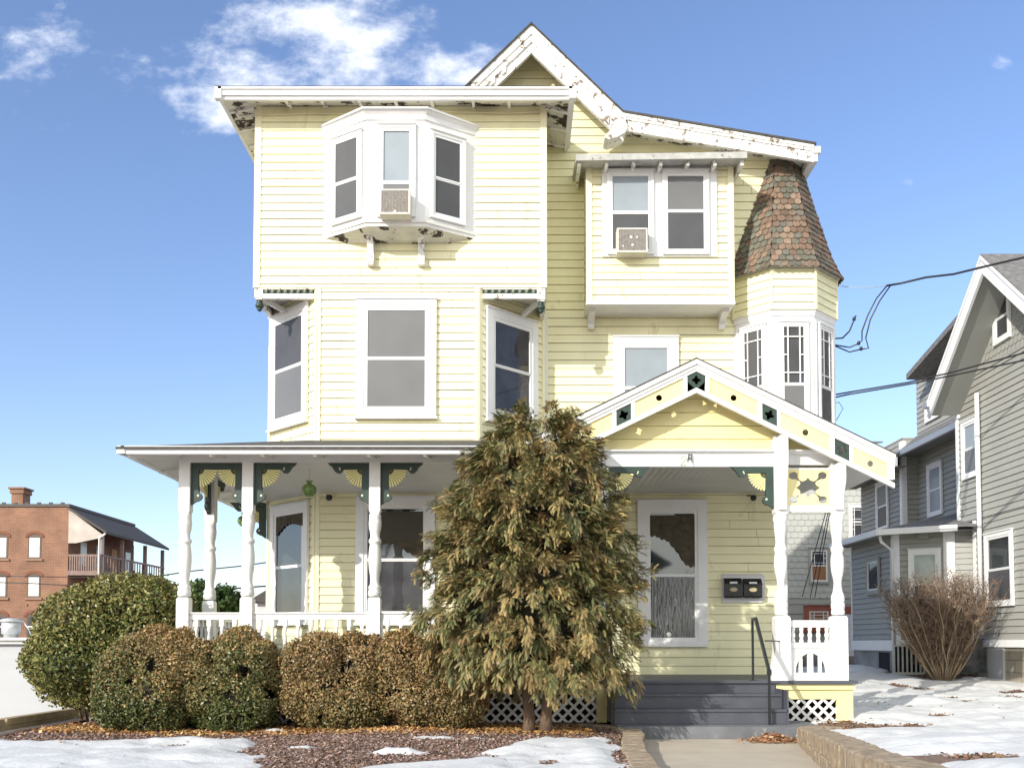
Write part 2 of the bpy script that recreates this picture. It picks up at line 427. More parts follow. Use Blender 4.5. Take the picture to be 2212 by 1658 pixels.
# --- third floor block
m = MB()
m.siding(F0, zb3, zt3, EX, XL + .085, XR - .08)
m.siding(FL(XL), zb3, zt3, EX, -5.4, 0.0); m.siding(FRt(XR), zb3, zt3, EX, 0.0, Y_REC)
m.build('wall', YEL, house)
m = MB()
m.box(F0, XL - .012, XL + .085, zb3, zt3, -.02, .022); m.box(F0, XR - .08, XR + .02, zb3, zt3, -.02, .022)
m.box(FL(XL), -.10, .0, zb3, zt3, 0, .02); m.box(FRt(XR), .0, .10, zb3, zt3, .0, .02)
m.build('corner_board', YELCB, house)
m = MB()   # underside of the overhang
m.quad((XL, 0, zb3), (XR, 0, zb3), (XR, 1.2, zb3), (XL, 1.2, zb3))
m.build('overhang_soffit', WHT, house)
# --- second floor bay with cut corners
CUT = .96
xa, xb = XL + CUT, XR - 1.01
z2b = 4.1
FCL = Fr(XL, CUT, 1, -1)            # left cant
FCR = Fr(xb, 0, 1, 1)               # right cant
LC = CUT * math.sqrt(2)
m = MB()
m.siding(F0, z2b, zb3, EX, xa, xb)
m.siding(FCL, z2b, zb3, EX, 0, LC); m.siding(FCR, z2b, zb3, EX, 0, 1.01 * math.sqrt(2))
m.siding(FL(XL), z2b, zb3, EX, -5.4, -CUT); m.siding(FRt(XR), z2b, zb3, EX, 1.0, Y_REC)
m.build('wall', YEL, house)
m = MB()
for F, a in ((F0, xa), (F0, xb - .055), (FCL, LC - .05), (FCR, 0), (FCL, 0), (FCR, 1.01 * 1.414 - .055)):
    m.box(F, a, a + .055, z2b, zb3 - .002, .001, .0225)
m.build('corner_board', YELCB, house)
window(house, F0, *AR(F0, 770, 648, 943, 901), cas=.115, casb=.10, up=SCRL, lw=SCRL)
def cant_rect(F, xl, yl0, yl1, xr):
    a0, b1 = A(F, xl, yl0); _, b0 = A(F, xl, yl1); a1, _ = A(F, xr, (yl0 + yl1) / 2)
    return a0, a1, b0, b1
window(house, FCL, *cant_rect(FCL, 589, 690, 930, 668), cas=.10, up=SCRN, lw=SCRL)
a0, b1 = A(FCR, 1048, 664); a1, _ = A(FCR, 1157, 800); _, b0 = A(FCR, 1048, 905)
window(house, FCR, a0, a1, b0, b1, cas=.12, up=GLS, lw=GLS)
# spindle friezes at the cut corners
def frieze(F, a0, a1, b1, b0, n, post_at):
    """a0..a1 along the beam; post_at is the corner end"""
    m = MB(); m.box(F, a0, a1, b0 - .075, b0, -.07, .0); m.box(F, a0, a1, b1 - .02, b1 - .001, -.05, .0)
    fr = m.build('frieze', WPEEL, house)
    MB().box(F, a0, a1, b0, b1 - .02, -.045, -.035).build('back_panel', GRN, fr)
    for i in range(n):
        a = a0 + (a1 - a0) * (i + .5) / n; c = F.p(a, 0, -.012)
        h = b1 - .02 - b0; z = b0
        MB().lathe(c[0], c[1], [(z, .012), (z + h * .2, .012), (z + h * .32, .026), (z + h * .5, .032), (z + h * .68, .026), (z + h * .8, .012), (z + h, .012)], 8).build('spindle', mat('sage_green_ball', (.22, .27, .19), .5), fr)
    return fr
zf1, zf0 = zb3 - .001, A(F0, 600, 634)[1]
frieze(F0, XL + .13, xa - .05, zf1, zf0, 8, XL)
frieze(F0, xb + .06, XR - .13, zf1, zf0, 8, XR)
frieze(FL(XL), -CUT + .02, -.13, zf1, zf0, 7, XL); frieze(FRt(XR), .13, 1.0, zf1, zf0, 7, XR)
for xx, s in ((XL + .005, 1), (XR - .13, 1)):
    z1 = zb3 - .001; z0 = A(F0, 560, 650 if xx > -1 else 646)[1]
    m = MB(); m.wbox(xx, xx + .125, -.005, .12, z0 + .02, z1); m.wbox(xx + .012, xx + .113, .008, .108, z0, z0 + .02)
    cb = m.build('corner_block', WPEEL, house)
    cx, cy = xx + .0625, .058
    MB().lathe(cx, cy, [(z0, .03), (z0 - .02, .05), (z0 - .035, .03), (z0 - .05, .055), (z0 - .085, .066), (z0 - .115, .05), (z0 - .125, .03), (z0 - .14, .042), (z0 - .155, .03), (z0 - .17, .008)], 12).build('pendant', GRN, cb)
    MB().bar((cx, cy + .02, z0 + .05), (xa - .55 if xx < -1 else XR - .35, .62 if xx < -1 else .6, z0 - .02), .05, .07).build('brace', WHT, cb)

# --- eaves of the third floor block
OV = .45; FE = FX(-OV)
ztop = A(FE, 860, 187)[1]; zbot = A(FE, 860, 208)[1]; zi = zt3
ex0, ex1 = A(FE, 463, 190)[0], A(FE, 1244, 190)[0]
m = MB()   # gutter and fascia all round
def gutter_run(m, F, a0, a1):
    m.box(F, a0, a1, ztop - .03, ztop, -.05, .05); m.box(F, a0, a1, ztop - .115, ztop - .03, -.05, .028); m.box(F, a0, a1, zbot - .02, ztop - .115, -.05, .0)
gutter_run(m, FX(-OV + .05), ex0 + .05, ex1 - .05)
gutter_run(m, FL(ex0 + .05), -5.6, OV - .05); gutter_run(m, FRt(ex1 - .05), -OV + .05, Y_REC - .02)
m.wbox(ex0, ex0 + .1, -OV, -OV + .1, zbot - .021, ztop - .0005); m.wbox(ex1 - .1, ex1, -OV, -OV + .1, zbot - .021, ztop - .0005)
m.build('gutter', WHTV, house)
m = MB()
i0, i1 = ex0 + .09, ex1 - .09; j0 = -OV + .09
m.quad((i0, j0, zbot), (i1, j0, zbot), (XR, 0, zi), (XL, 0, zi))
m.quad((i0, j0, zbot), (XL, 0, zi), (XL, 5.6, zi), (i0, 5.6, zbot))
m.quad((i1, j0, zbot), (i1, Y_REC, zbot), (XR, Y_REC, zi), (XR, 0, zi))
m.build('soffit', WROT, house)
for px in (626.7, 703, 782, 858.7, 935.5, 1023.4, 1100):
    a = A(FX(-.05), px, 222)[0]
    MB().loft([(a - .022, j0, zbot + .02), (a + .022, j0, zbot + .02), (a + .022, .0, zi + .02), (a - .022, .0, zi + .02)],
              [(a - .022, j0, zbot - .02), (a + .022, j0, zbot - .02), (a + .022, .0, zi - .05), (a - .022, .0, zi - .05)]).build('rafter_tail', WPEEL, house)
for yy_ in (-.02, .5, 1.0):
    for s, xo, xi in ((-1, i0, XL), (1, i1, XR)):
        MB().bar((xo, yy_, zbot - .0), (xi, yy_, zi - .03), .04, .05).build('rafter_tail', WPEEL, house)
m = MB()   # low hipped roof, too flat to be seen from the street
zr = ztop + .01; rt = 1.55
m.quad((ex0, -OV, zr), (ex1, -OV, zr), (-1.2, 3.0, zr + .9), (-2.4, 3.0, zr + .9))
m.quad((ex0, -OV, zr), (-2.4, 3.0, zr + .9), (-2.4, 5.6, zr + .9), (ex0, 5.6, zr))
m.quad((ex1, -OV, zr), (ex1, 3, zr), (-1.2, 3.0, zr + .9))
m.quad((-1.2, 3.0, zr + .9), (-1.2, 5.6, zr + .9), (-2.4, 5.6, zr + .9), (-2.4, 3, zr + .9))
m.build('roof', SHING, house)
# yellow frieze sticks along the top of the wall (crooked cable)
pts = [F0.p(A(F0, x, y)[0], A(F0, x, y)[1], .035) for x, y in ((552, 252), (600, 250), (680, 248), (760, 249), (860, 244), (960, 243), (1040, 246), (1100, 248), (1170, 244))]
MB().tube(pts, .008, 5).build('wall_cable', YELCB, house)

# --- third floor oriel window
G0 = FX(-.45)
ox0, ox1 = A(G0, 791, 380)[0], A(G0, 918, 380)[0]
ow0, ow1 = A(F0, 699.5, 400)[0], A(F0, 1027, 400)[0]
oz0, oz1 = A(G0, 855, 476)[1], A(G0, 855, 254)[1]
FOL = Fr(ow0, 0, ox0 - ow0, -.45); LOL = math.hypot(ox0 - ow0, .45)
FOR_ = Fr(ox1, -.45, ow1 - ox1, .45); LOR = math.hypot(ow1 - ox1, .45)
def ring(e, z):   # outline of the oriel grown by e
    return [(ow0 - e * 1.0, .0, z), (ox0 - e * .5, -.45 - e, z), (ox1 + e * .5, -.45 - e, z), (ow1 + e * 1.0, .0, z)]
ori = MB().loft(ring(0, oz1), ring(0, oz0)).build('oriel', WHTV, house)
m = MB(); m.loft(ring(.03, oz1 + .03), ring(.02, oz1 - .04)); m.loft(ring(.075, oz1 + .085), ring(.03, oz1 + .031)); m.loft(ring(.10, oz1 + .11), ring(.095, oz1 + .086))
m.build('crown_moulding', WHTV, ori)
m = MB(); m.loft(ring(.025, oz0 + .0), ring(.02, oz0 - .035)); m.loft(ring(.0, oz0 - .036), ring(-.01, oz0 - .085))
m.build('sill_board', WHT, ori)
u0 = ring(-.01, oz0 - .086)
MB().loft(u0, [(ow0 + .35, .0, oz0 - .16), (ox0 + .1, -.14, oz0 - .16), (ox1 - .1, -.14, oz0 - .16), (ow1 - .35, 0, oz0 - .16)]).build('underside', WROT, ori)
def orwin(F, a0, a1, b0, b1, **k): window(house, F, a0, a1, b0, b1, cas=.05, inner=.02, shift=-.012, sill=False, **k)
orwin(G0, *AR(G0, 815, 272, 898, 470), up=BLIND, lw=SCRL, split=.36)
orwin(FOL, .17, LOL - .07, oz0 + .06, oz1 - .17, up=SCRN, lw=SCRN, split=.46)
orwin(FOR_, .07, LOR - .19, oz0 + .06, oz1 - .17, up=SCRN, lw=SCRN, split=.46)
def console(F, a, b1, b0, w, d, mt=None):
    """stepped scroll bracket under an overhang, profile seen from the side"""
    h = b1 - b0; S = Fr(F.p(a, 0, 0)[0], F.p(a, 0, 0)[1], F.n[0], F.n[1])
    prof = [(0, b1), (d, b1), (d, b1 - h * .10), (d * .9, b1 - h * .14), (d * .96, b1 - h * .22), (d * .75, b1 - h * .3), (d * .6, b1 - h * .36), (d * .38, b1 - h * .5), (d * .26, b1 - h * .68), (d * .24, b1 - h * .86), (d * .32, b1 - h * .9), (d * .3, b0), (0, b0)]
    return MB().prism(S, prof, -w / 2, w / 2).build('console_bracket', mt or WPEEL, house)
for px in (802, 911.5):
    console(F0, A(F0, px, 540)[0], A(F0, px, 496)[1] + .03, A(F0, px, 577)[1], .095, .36)

# --- recessed wall with the tall gable
GP = FX(.74)
ap = A(GP, 1147.7, 52); kn = A(GP, 1346, 242); en = A(GP, 1757, 311)
s1 = (ap[1] - kn[1]) / (kn[0] - ap[0])
lfx = ap[0] - 1.75; lf = (lfx, ap[1] - s1 * 1.75)
TH = A(GP, 1147.7, 52)[1] - A(GP, 1147.7, 115)[1]
def gtop(x):
    if x < ap[0]: return ap[1] - s1 * (ap[0] - x)
    if x < kn[0]: return ap[1] - s1 * (x - ap[0])
    return kn[1] + (en[1] - kn[1]) * (x - kn[0]) / (en[0] - kn[0])
XE = 4.31
def ghi(z):      # right edge of the wall at height z (inside the bargeboard)
    zz = z + .14
    if zz < en[1] + .02: return XE
    if zz < kn[1]: return min(XE, kn[0] + (kn[1] - zz) / (kn[1] - en[1]) * (en[0] - kn[0]))
    return ap[0] + (ap[1] - zz) / s1
def glo(z):
    zz = z + .14
    if z < ztop - .3: return XR - .02
    return max(lf[0], ap[0] - (ap[1] - zz) / s1)
m = MB()
m.siding(F1, .69, ap[1] - .2, .138, glo, ghi, zref=.69)
m.build('wall', YEL, house)
m = MB(); m.siding(FRt(XE), .69, 9.2, .138, Y_REC, 5.4); m.siding(FL(XL), .3, z2b, .138, -5.4, -CUT)
m.quad((XE, 5.4, 0), (XL, 5.4, 0), (XL, 5.4, 9.2), (XE, 5.4, 9.2)); m.build('wall', YEL, house)
m = MB(); m.box(F1, XE - .09, XE + .02, .69, 4.2, 0, .024); m.box(F1, XR - .02, XR + .07, 4.2, zb3, 0, .024); m.build('corner_board', WHTV, house)
def band(m, F, pts, v0, v1, c0, c1, gx=None):
    top = [(x, z - v0) for x, z in pts]; bot = [(x, z - v1) for x, z in pts]
    for i in range(len(pts) - 1):
        m.prism(F, [bot[i], bot[i + 1], top[i + 1], top[i]], c0, c1)
L1, L2, L3 = [lf, ap], [ap, kn], [kn, en]
steep = [lf, ap, kn]; low = [kn, en]
m = MB(); band(m, GP, steep, .035, .18, -.05, .035); band(m, GP, steep, .18, .30, -.05, .015); band(m, GP, steep, .30, TH, -.05, .0)
band(m, GP, steep, .285, .305, -.05, .03); band(m, GP, steep, TH - .03, TH + .005, -.05, .02)
m.build('bargeboard', WPEEL, house)
m = MB(); band(m, GP, low, .035, .085, -.05, .045); band(m, GP, low, .085, .13, -.05, .03); band(m, GP, low, .13, .30, -.05, .01)
m.build('bargeboard', WPEEL, house)
for t0 in (.30, .42, .82, .88):      # little blocks nailed on the rakes
    for s in (-1, 1):
        xx = ap[0] + s * t0 * (kn[0] - ap[0]); zz = gtop(xx) - .36
        MB().prism(GP, [(xx - .035, zz - .06), (xx + .03, zz - .06 - s * .05), (xx + .035, zz + .05 - s * .05), (xx - .03, zz + .05)], .0, .035).build('trim_block', WPEEL, house)
kx, kz = kn
MB().prism(GP, [(kx + .03, kz - .12), (kx + .06, kz - .28), (kx + .02, kz - .36), (kx - .1, kz - .43), (kx - .24, kz - .47), (kx - .30, kz - .44), (kx - .27, kz - .38)], -.3, .05).build('corbel', WPEEL, house)
m = MB()      # shingle roof, with a thin dark edge over the bargeboards
YB = 5.6
for (p, q) in ((lf, ap), (ap, kn), (kn, (en[0] + .03, en[1]))):
    m.loft([(p[0], .68, p[1]), (q[0], .68, q[1]), (q[0], YB, q[1]), (p[0], YB, p[1])],
           [(p[0], .68, p[1] - .034), (q[0], .68, q[1] - .034), (q[0], YB, q[1] - .034), (p[0], YB, p[1] - .034)])
m.build('roof', SHING, house)
m = MB()
for (p, q) in ((lf, ap), (ap, kn), (kn, en)):
    m.quad((p[0], .79, p[1] - .16), (q[0], .79, q[1] - .16), (q[0], YB, q[1] - .16), (p[0], YB, p[1] - .16))
m.build('gable_soffit', WROT, house)
m = MB(); gx = en[0]; m.wbox(gx - .02, gx + .11, .72, YB, en[1] - .15, en[1] - .045); m.wbox(gx - .05, gx + .07, .745, YB, en[1] - .28, en[1] - .15)
m.build('gutter', WHTV, house)

# --- box oriel on the recessed wall
B0_ = FX(.60)
bx0, bx1, bz0, bz1 = AR(B0_, 1268, 352, 1583, 652)
m = MB(); m.siding(B0_, bz0, bz1, .118, bx0 + .08, bx1 - .08, zref=bz0); m.siding(FL(bx0), bz0, bz1, .118, -Y_REC, -.6, zref=bz0); m.siding(FRt(bx1), bz0, bz1, .118, .6, Y_REC, zref=bz0)
bo = m.build('box_bay', YEL, house)
m = MB(); m.box(B0_, bx0 - .015, bx0 + .08, bz0, bz1, -.03, .022); m.box(B0_, bx1 - .08, bx1 + .015, bz0, bz1, -.03, .022); m.build('corner_board', YELCB, bo)
m = MB(); m.wbox(bx0 - .02, bx1 + .02, .56, Y_REC, bz0 - .05, bz0 - .001); m.build('underside', WHT, bo)
rz = A(FX(.25), 1430, 342)[1]
rx0, rx1 = A(FX(.25), 1244, 340)[0], A(FX(.25), 1613, 335)[0]
m = MB(); m.loft([(rx0, .22, rz + .05), (rx1, .22, rz + .09), (rx1, Y_REC, rz + .22), (rx0, Y_REC, rz + .18)], [(rx0, .22, rz - .05), (rx1, .22, rz - .01), (rx1, Y_REC, rz + .12), (rx0, Y_REC, rz + .08)])
m.build('shed_roof', WGREY, bo)
for i in range(7):
    xx = rx0 + .06 + i * (rx1 - rx0 - .12) / 6
    MB().loft([(xx - .025, .3, rz - .0 + .005 * i), (xx + .025, .3, rz + .005 * i), (xx + .025, Y_REC, rz + .1), (xx - .025, Y_REC, rz + .1)], [(xx - .025, .3, rz - .085), (xx + .025, .3, rz - .085), (xx + .025, Y_REC, rz - .06), (xx - .025, Y_REC, rz - .06)]).build('rafter_tail', WPEEL, bo)
# the pair of windows shares one casing
qa0, qa1, qb0, qb1 = AR(B0_, 1300, 364, 1548, 556)
m = MB(); m.box(B0_, qa0, qa1, qb0, qb1 - .0, .018, .036); m.box(B0_, qa0, qa1, qb1, qb1 + .11, .018, .045); m.build('window_surround', WHTV, bo)
for (x0, x1, lw_, sp, upm) in ((1311, 1411, SCRN, .50, BLIND), (1430, 1530, SCRN, .52, SCRL)):
    a0, a1, b0, b1 = AR(B0_, x0, 373, x1, 552)
    window(house, B0_, a0, a1, b0, b1, cas=.04, inner=.022, shift=.018, up=upm, lw=lw_, split=sp, sill=False)
for px in (1276, 1557):
    console(F1, A(F1, px, 690)[0], bz0 - .05, A(F1, px, 714)[1], .10, .42, WHT)
# second floor window, partly behind the porch gable
a0, a1, _, b1 = AR(F1, 1325, 729, 1465, 880); window(house, F1, a0, a1, b1 - 1.55, b1, cas=.125, up=BLIND, lw=BLIND, split=.45)

# --- corner turret
TX, TY, TA = 4.335, 1.44, .842
def octa(ap_, k):     # frame of face k (0 = street face, + towards the right)
    th = R(-90 + 45 * k); nx, ny = math.cos(th), math.sin(th)
    ux, uy = -ny, nx; h = ap_ * math.tan(R(22.5))
    return Fr(TX + nx * ap_ - ux * h, TY + ny * ap_ - uy * h, ux, uy), 2 * h
def opt(ap_, z):
    r = ap_ / math.cos(R(22.5))
    return [(TX + r * math.cos(R(-112.5 + 45 * k)), TY + r * math.sin(R(-112.5 + 45 * k)), z) for k in range(8)]
FT = FX(TY - TA)
tz1, tz0 = A(FT, 1720, 577)[1], A(FT, 1720, 668)[1]
m = MB()
for k in range(-2, 4):
    F, w = octa(TA, k); m.siding(F, tz0, tz1, .122, 0, w, zref=tz0)
tw = m.build('turret', YEL, house)
m = MB()
for k in range(-2, 4):
    F, w = octa(TA, k)
    m.box(F, -.003, .018, tz0, tz1, .0, .024); m.box(F, w - .018, w + .003, tz0, tz1, .0, .024)
m.build('corner_board', YELCB, tw)
AB = .800
MB().loft(opt(AB, tz0 - .03), opt(AB, 3.9)).build('window_band', WHTV, tw)
m = MB(); m.loft(opt(TA - .002, tz0 - .001), opt(TA - .01, tz0 - .03)); m.loft(opt(AB + .03, tz0 - .031), opt(AB + .015, tz0 - .09)); m.build('moulding', WHTV, tw)
for k in (-2, -1, 0, 1, 2):
    F, w = octa(AB, k); z1 = A(FT, 1720, 693)[1] - .01
    m = MB()
    window(house, F, .10, w - .10, z1 - 1.72, z1, cas=.035, inner=.018, shift=-.014, up=SCRN if k != 0 else GLS, lw=SCRL if k < 1 else SCRN, split=.42, sill=False, muntin=(.2, .18, False))
    m.box(F, .02, .06, 4.0, z1 + .04, 0, .02); m.box(F, w - .06, w - .02, 4.0, z1 + .04, 0, .02); m.build('moulding', WHTV, tw)
# fishscale roof: every shingle a real tile
rz0, rz1 = tz1 + .0, A(FX(TY - .35), 1690, 322)[1]
def rap(z):
    t = (z - rz0) / (rz1 - rz0)
    return .30 + (.87 - .30) * (1 - t) ** 1.08 + .06 * max(0, 1 - t * 5) ** 2
zs = [rz0 + (rz1 - rz0) * i / 12 for i in range(13)]
m = MB()
for i in range(12): m.loft(opt(rap(zs[i + 1]) - .012, zs[i + 1]), opt(rap(zs[i]) - .012, zs[i]))
tr = m.build('turret_roof', mat('old_roof_felt', (.06, .05, .045), .9), tw)
TILE = mat('fishscale_shingle', (.3, .2, .15), .85, .3, 22, .5, 90, attr='Col')
m = MB(); rowh = .105; nrow = int((rz1 - rz0) / rowh)
pal = [(.195, .128, .09), (.215, .142, .10), (.165, .115, .083), (.165, .13, .098), (.14, .135, .105), (.15, .145, .113), (.125, .12, .096), (.235, .168, .12)]
for k in range(-3, 5):
    for j in range(-1, nrow + 1):
        zb = rz0 - .02 + j * rowh if j >= 0 else rz0 - .035
        zt = min(zb + rowh * 1.75, rz1 + .05); zc = max(zb, rz0)
        F, w = octa(rap(zc), k); wt = 2 * rap(min(zt, rz1)) * math.tan(R(22.5))
        n = max(2, round(w / .118)); d = w / n; off = 0 if j % 2 else .5
        drop = (rap(zc) - rap(min(zt, rz1)))
        for i in range(-1 if off else 0, n):
            u0, u1 = (i + off) * d, (i + 1 + off) * d
            u0, u1 = max(-.012, u0), min(w + .012, u1)
            if u1 - u0 < d * .2: continue
            cx, hw = (u0 + u1) / 2, (u1 - u0) / 2 - .003
            def P(aa, tt, c):   # tt 0 at the row bottom, 1 at top; narrows with the face
                sc = (w + (wt - w) * tt) / w; return F.p((aa - w / 2) * sc + w / 2, zb + (zt - zb) * tt, c - drop * tt)
            lift = .026 + random.uniform(0, .010)
            arc = [(cx + hw * math.cos(R(180 + 30 * q)), .20 + .20 * math.sin(R(180 + 30 * q))) for q in range(7)]
            top = [P(a, t, lift * (1 - t * .6)) for a, t in arc] + [P(cx + hw, 1, .002), P(cx - hw, 1, .002)]
            low_ = [P(a, t, lift * (1 - t * .6) - .014) for a, t in arc]
            fs = [tuple(range(9))] + [(q + 1, q, 9 + q, 10 + q) for q in range(6)]
            m.add(top + low_, fs)
            h = (j / nrow); mo = .5 + .5 * math.sin(k * 1.7 + j * .45 + i * .5) * .6 + .35 * (k == -1) + .35 * (h > .7); c = random.choice(pal[4:7] if random.random() < mo * .55 else pal[:4] + [pal[7]]); g = random.uniform(.78, 1.15)
            m.col += [tuple(x * g for x in c)] * 7
ti = m.build('shingles', TILE, tr)
MB().loft(opt(.905, rz0 + .012), opt(.90, rz0 - .012)).build('drip_edge', WGREY, tr)
MB().lathe(TX, TY, [(rz1 - .02, .30), (rz1 + .1, .22), (rz1 + .14, .02)], 8).build('cap', SHING, tr)
# --- first floor walls under the porch
ZF = .69
m = MB(); m.siding(F0, ZF, 3.75, .122, xa, xb, zref=ZF); m.siding(FCL, ZF, 3.75, .122, 0, LC, zref=ZF); m.siding(FCR, ZF, 3.75, .122, 0, 1.01 * 1.414, zref=ZF)
m.build('wall', YEL, house)
m = MB()
for F, a in ((F0, xa), (F0, xb - .05), (FCL, LC - .06), (FCR, 0), (FCL, 0)): m.box(F, a, a + .06, ZF, 3.75, .001, .0225)
m.build('corner_board', YELCB, house)
a0, a1, _, b1 = AR(F0, 769, 1074, 940, 1300); window(house, F0, a0, a1, A(F0, 850, 1345)[1], b1, cas=.12, up=GLSR, lw=GLS, split=.5)
a0, b1 = A(FCL, 590, 1100); a1, _ = A(FCL, 668, 1200); a_cl = (a0, a1 + .02); b_cl = b1 + .02; window(house, FCL, a0, a1 + .02, A(FCL, 630, 1345)[1], b1 + .02, cas=.11, up=GLSR, lw=GLSR, split=.47)
ww = window(house, FCR, .22, 1.2, ZF + .3, 3.3, cas=.11, up=GLS, lw=GLS)
a0, a1, b0, b1 = AR(F1, 1377, 1082, 1527, 1396)
PLAST = mat('plastic_film_glass', (.03, .033, .037), .12, .5, 6, .30, 4, col2=(.34, .35, .36), thr=.615, pscale=3.2, spec=1.0, ior=1.7, stretch=(7, 1, 1.5))
w1 = window(house, F1, a0, a1, b0, b1, cas=.15, casb=.09, up=GLSR, lw=PLAST, split=.50, sill=False)
# scalloped valance curtain behind the upper glass, as folds of brown cloth
VAL = mat('brown_valance_cloth', (.075, .062, .04), .9, .3, 12, .3, 60)
g0, g1, gz0, gz1 = AR(F1, 1402, 1110, 1501, 1235)
def valance(F, g0, g1, gz1, drops, par):
    n0 = len(drops) - 1; N_ = 6 * n0; drops = [float(np.interp(i / 6, range(n0 + 1), np.convolve([drops[0]] + list(drops) + [drops[-1]], [.25, .5, .25], 'same')[1:-1])) + .025 * abs(math.sin(math.pi * i / 9)) for i in range(N_ + 1)]
    n = len(drops) - 1; poly = [(g0 + (g1 - g0) * i / n, gz1 - d - 0) for i, d in enumerate(drops)]
    MB().prism(F, poly + [(g1, gz1), (g0, gz1)], .0272, .0302 if par else .03).build('curtain', VAL, par)
valance(F1.sh(.018), g0 + .01, g1 - .01, gz1 - .02, [.32, .34, .30, .36, .40, .36, .42, .50, .55, .60, .72, .80, .78, .86, .80], w1)
MB().lathe(0, 0, [(0, .04), (.003, .04)], 14).build('sticker', WHT, w1)
st = bpy.data.objects['sticker']; st.rotation_euler = (R(90), 0, 0); p_ = F1.p(*A(F1, 1444, 1370), .049); st.location = Vector(p_) - wloc(w1)

# --- porch floor, skirt, stairs
FS = FX(-1.42)
sx0, sx1 = 1.19, 3.46
m = MB(); m.wbox(-4.62, sx0 + .0, -1.45, 1.2, ZF - .045, ZF); m.wbox(sx0, 4.55, -1.45, 1.2, ZF - .045, ZF - .0005); m.wbox(-4.62, -3.9, 1.2, 6, ZF - .045, ZF)
m.build('porch_floor', STEPM, house)
SK = FX(-1.38)
def skirt(F, a0, a1, z0, z1, fl, fr_, top, bot, parent=house):
    m = MB(); m.box(F, a0, a0 + fl, z0, z1, -.05, .0); m.box(F, a1 - fr_, a1, z0, z1, -.05, .0)
    m.box(F, a0 + fl, a1 - fr_, z1 - top, z1, -.05, -.002)
    if bot: m.box(F, a0 + fl, a1 - fr_, z0, z0 + bot, -.05, -.002)
    s = m.build('porch_skirt', YEL2, parent)
    L0, L1, B0, B1 = a0 + fl, a1 - fr_, z0 + bot, z1 - top
    for sg, cc in ((1, -.012), (-1, -.022)):
        m = MB(); H = B1 - B0; st_ = .150; k = L0 - H
        while k < L1:
            # 45 degree slat clipped to the opening
            pts = []
            for (p, q) in ((k, k + .052),):
                lo_a, lo_b = (p, B0), (p + H, B1)
                def clip(x0):
                    s0, s1_ = x0, x0 + H; t0 = max(0, (L0 - s0) / H); t1 = min(1, (L1 - s0) / H); return t0, t1
                t0, t1 = clip(p); u0, u1 = clip(q)
                if t1 > t0 and u1 > u0:
                    pl = [(p + H * t0, B0 + H * t0), (q + H * u0, B0 + H * u0), (q + H * u1, B0 + H * u1), (p + H * t1, B0 + H * t1)]
                    if sg < 0: pl = [(L0 + L1 - a, b) for a, b in pl][::-1]
                    m.prism(F, pl, cc - .008, cc)
            k += st_
        m.build('lattice', WHT, s)
    MB().box(F, L0, L1, B0, B1, -.35, -.34).build('dark_backing', mat('crawl_space_shade', (.03, .022, .018), 1.0, .5, 8), s)  # near-black sheet behind the lattice stands in for the shade under the porch
    return s
skirt(SK, -.55, sx0, .13, ZF - .05, .09, .14, .13, 0)
skirt(SK, -2.35, -.551, .13, ZF - .05, .10, .10, .13, 0)
skirt(SK, -4.55, -2.351, .13, ZF - .05, .10, .10, .13, 0)
pb = skirt(SK, sx1 + .01, 4.50, .08, ZF - .05, .16, .22, .20, 0)
m = MB(); m.box(SK, sx1 + .0, 4.52, ZF - .12, ZF - .05, .0, .03); m.build('skirt_cap', YEL2, pb)
m = MB(); m.box(FRt(4.50), -1.325, 1.1, .08, ZF - .05, -.05, 0); m.build('porch_skirt', YEL2, house)
st0 = ZF - .045
m = MB()
zs_ = [ZF - .002, .528, .346, .16]
ys = [-1.45, -1.73, -2.01, -2.29]
for i in range(3):
    y = ys[i]; z = zs_[i + 1]
    m.wbox(sx0 + .02, sx1 - .02, y + .02, y + .05, z, zs_[i] - .03)             # riser
    if i < 2: m.wbox(sx0 + .01, sx1 - .01, ys[i + 1] - .0, y + .025, z - .03, z)     # tread
m.wbox(sx0 - .02, sx1 + .02, ys[0] - .02, ys[0] + .02, ZF - .03, ZF + .001)
m.wbox(sx0 + .0, sx0 + .02, ys[2], ys[0], .16, ZF - .1); m.wbox(sx1 - .02, sx1, ys[2], ys[0], .16, ZF - .1)
stp = m.build('front_steps', STEPM, house)
m = MB(); m.wbox(sx0 + .05, sx1 + .35, -2.34, -1.4, -.05, .155); m.wbox(sx0 + .05, sx1 + .35, -2.344, -2.34, .0, .13)
m.build('bottom_step', mat('grey_painted_concrete', (.15, .155, .17), .8, .2, 4, .4, 60, col2=(.25, .24, .23), thr=.62, pscale=5), stp)

# --- porch posts
def post(par, x, y, z0, zsq, prof, ztop_, w=.165, wt=None):
    m = MB(); h = w / 2; ht = (wt or w) / 2
    m.wbox(x - h, x + h, y - h, y + h, z0, zsq - .03)
    m.loft([(x - h * .85, y - h * .85, zsq), (x + h * .85, y - h * .85, zsq), (x + h * .85, y + h * .85, zsq), (x - h * .85, y + h * .85, zsq)],
           [(x - h, y - h, zsq - .03), (x + h, y - h, zsq - .03), (x + h, y + h, zsq - .03), (x - h, y + h, zsq - .03)])
    m.lathe(x, y, prof, 20)
    zt = prof[-1][0]
    m.loft([(x - ht, y - ht, zt + .04), (x + ht, y - ht, zt + .04), (x + ht, y + ht, zt + .04), (x - ht, y + ht, zt + .04)],
           [(x - ht * .8, y - ht * .8, zt), (x + ht * .8, y - ht * .8, zt), (x + ht * .8, y + ht * .8, zt), (x - ht * .8, y + ht * .8, zt)])
    m.wbox(x - ht, x + ht, y - ht, y + ht, zt + .04, ztop_)
    return m.build('porch_post', WHT, par)
def vz(py, F=FP): return A(F, 1100, py)[1]
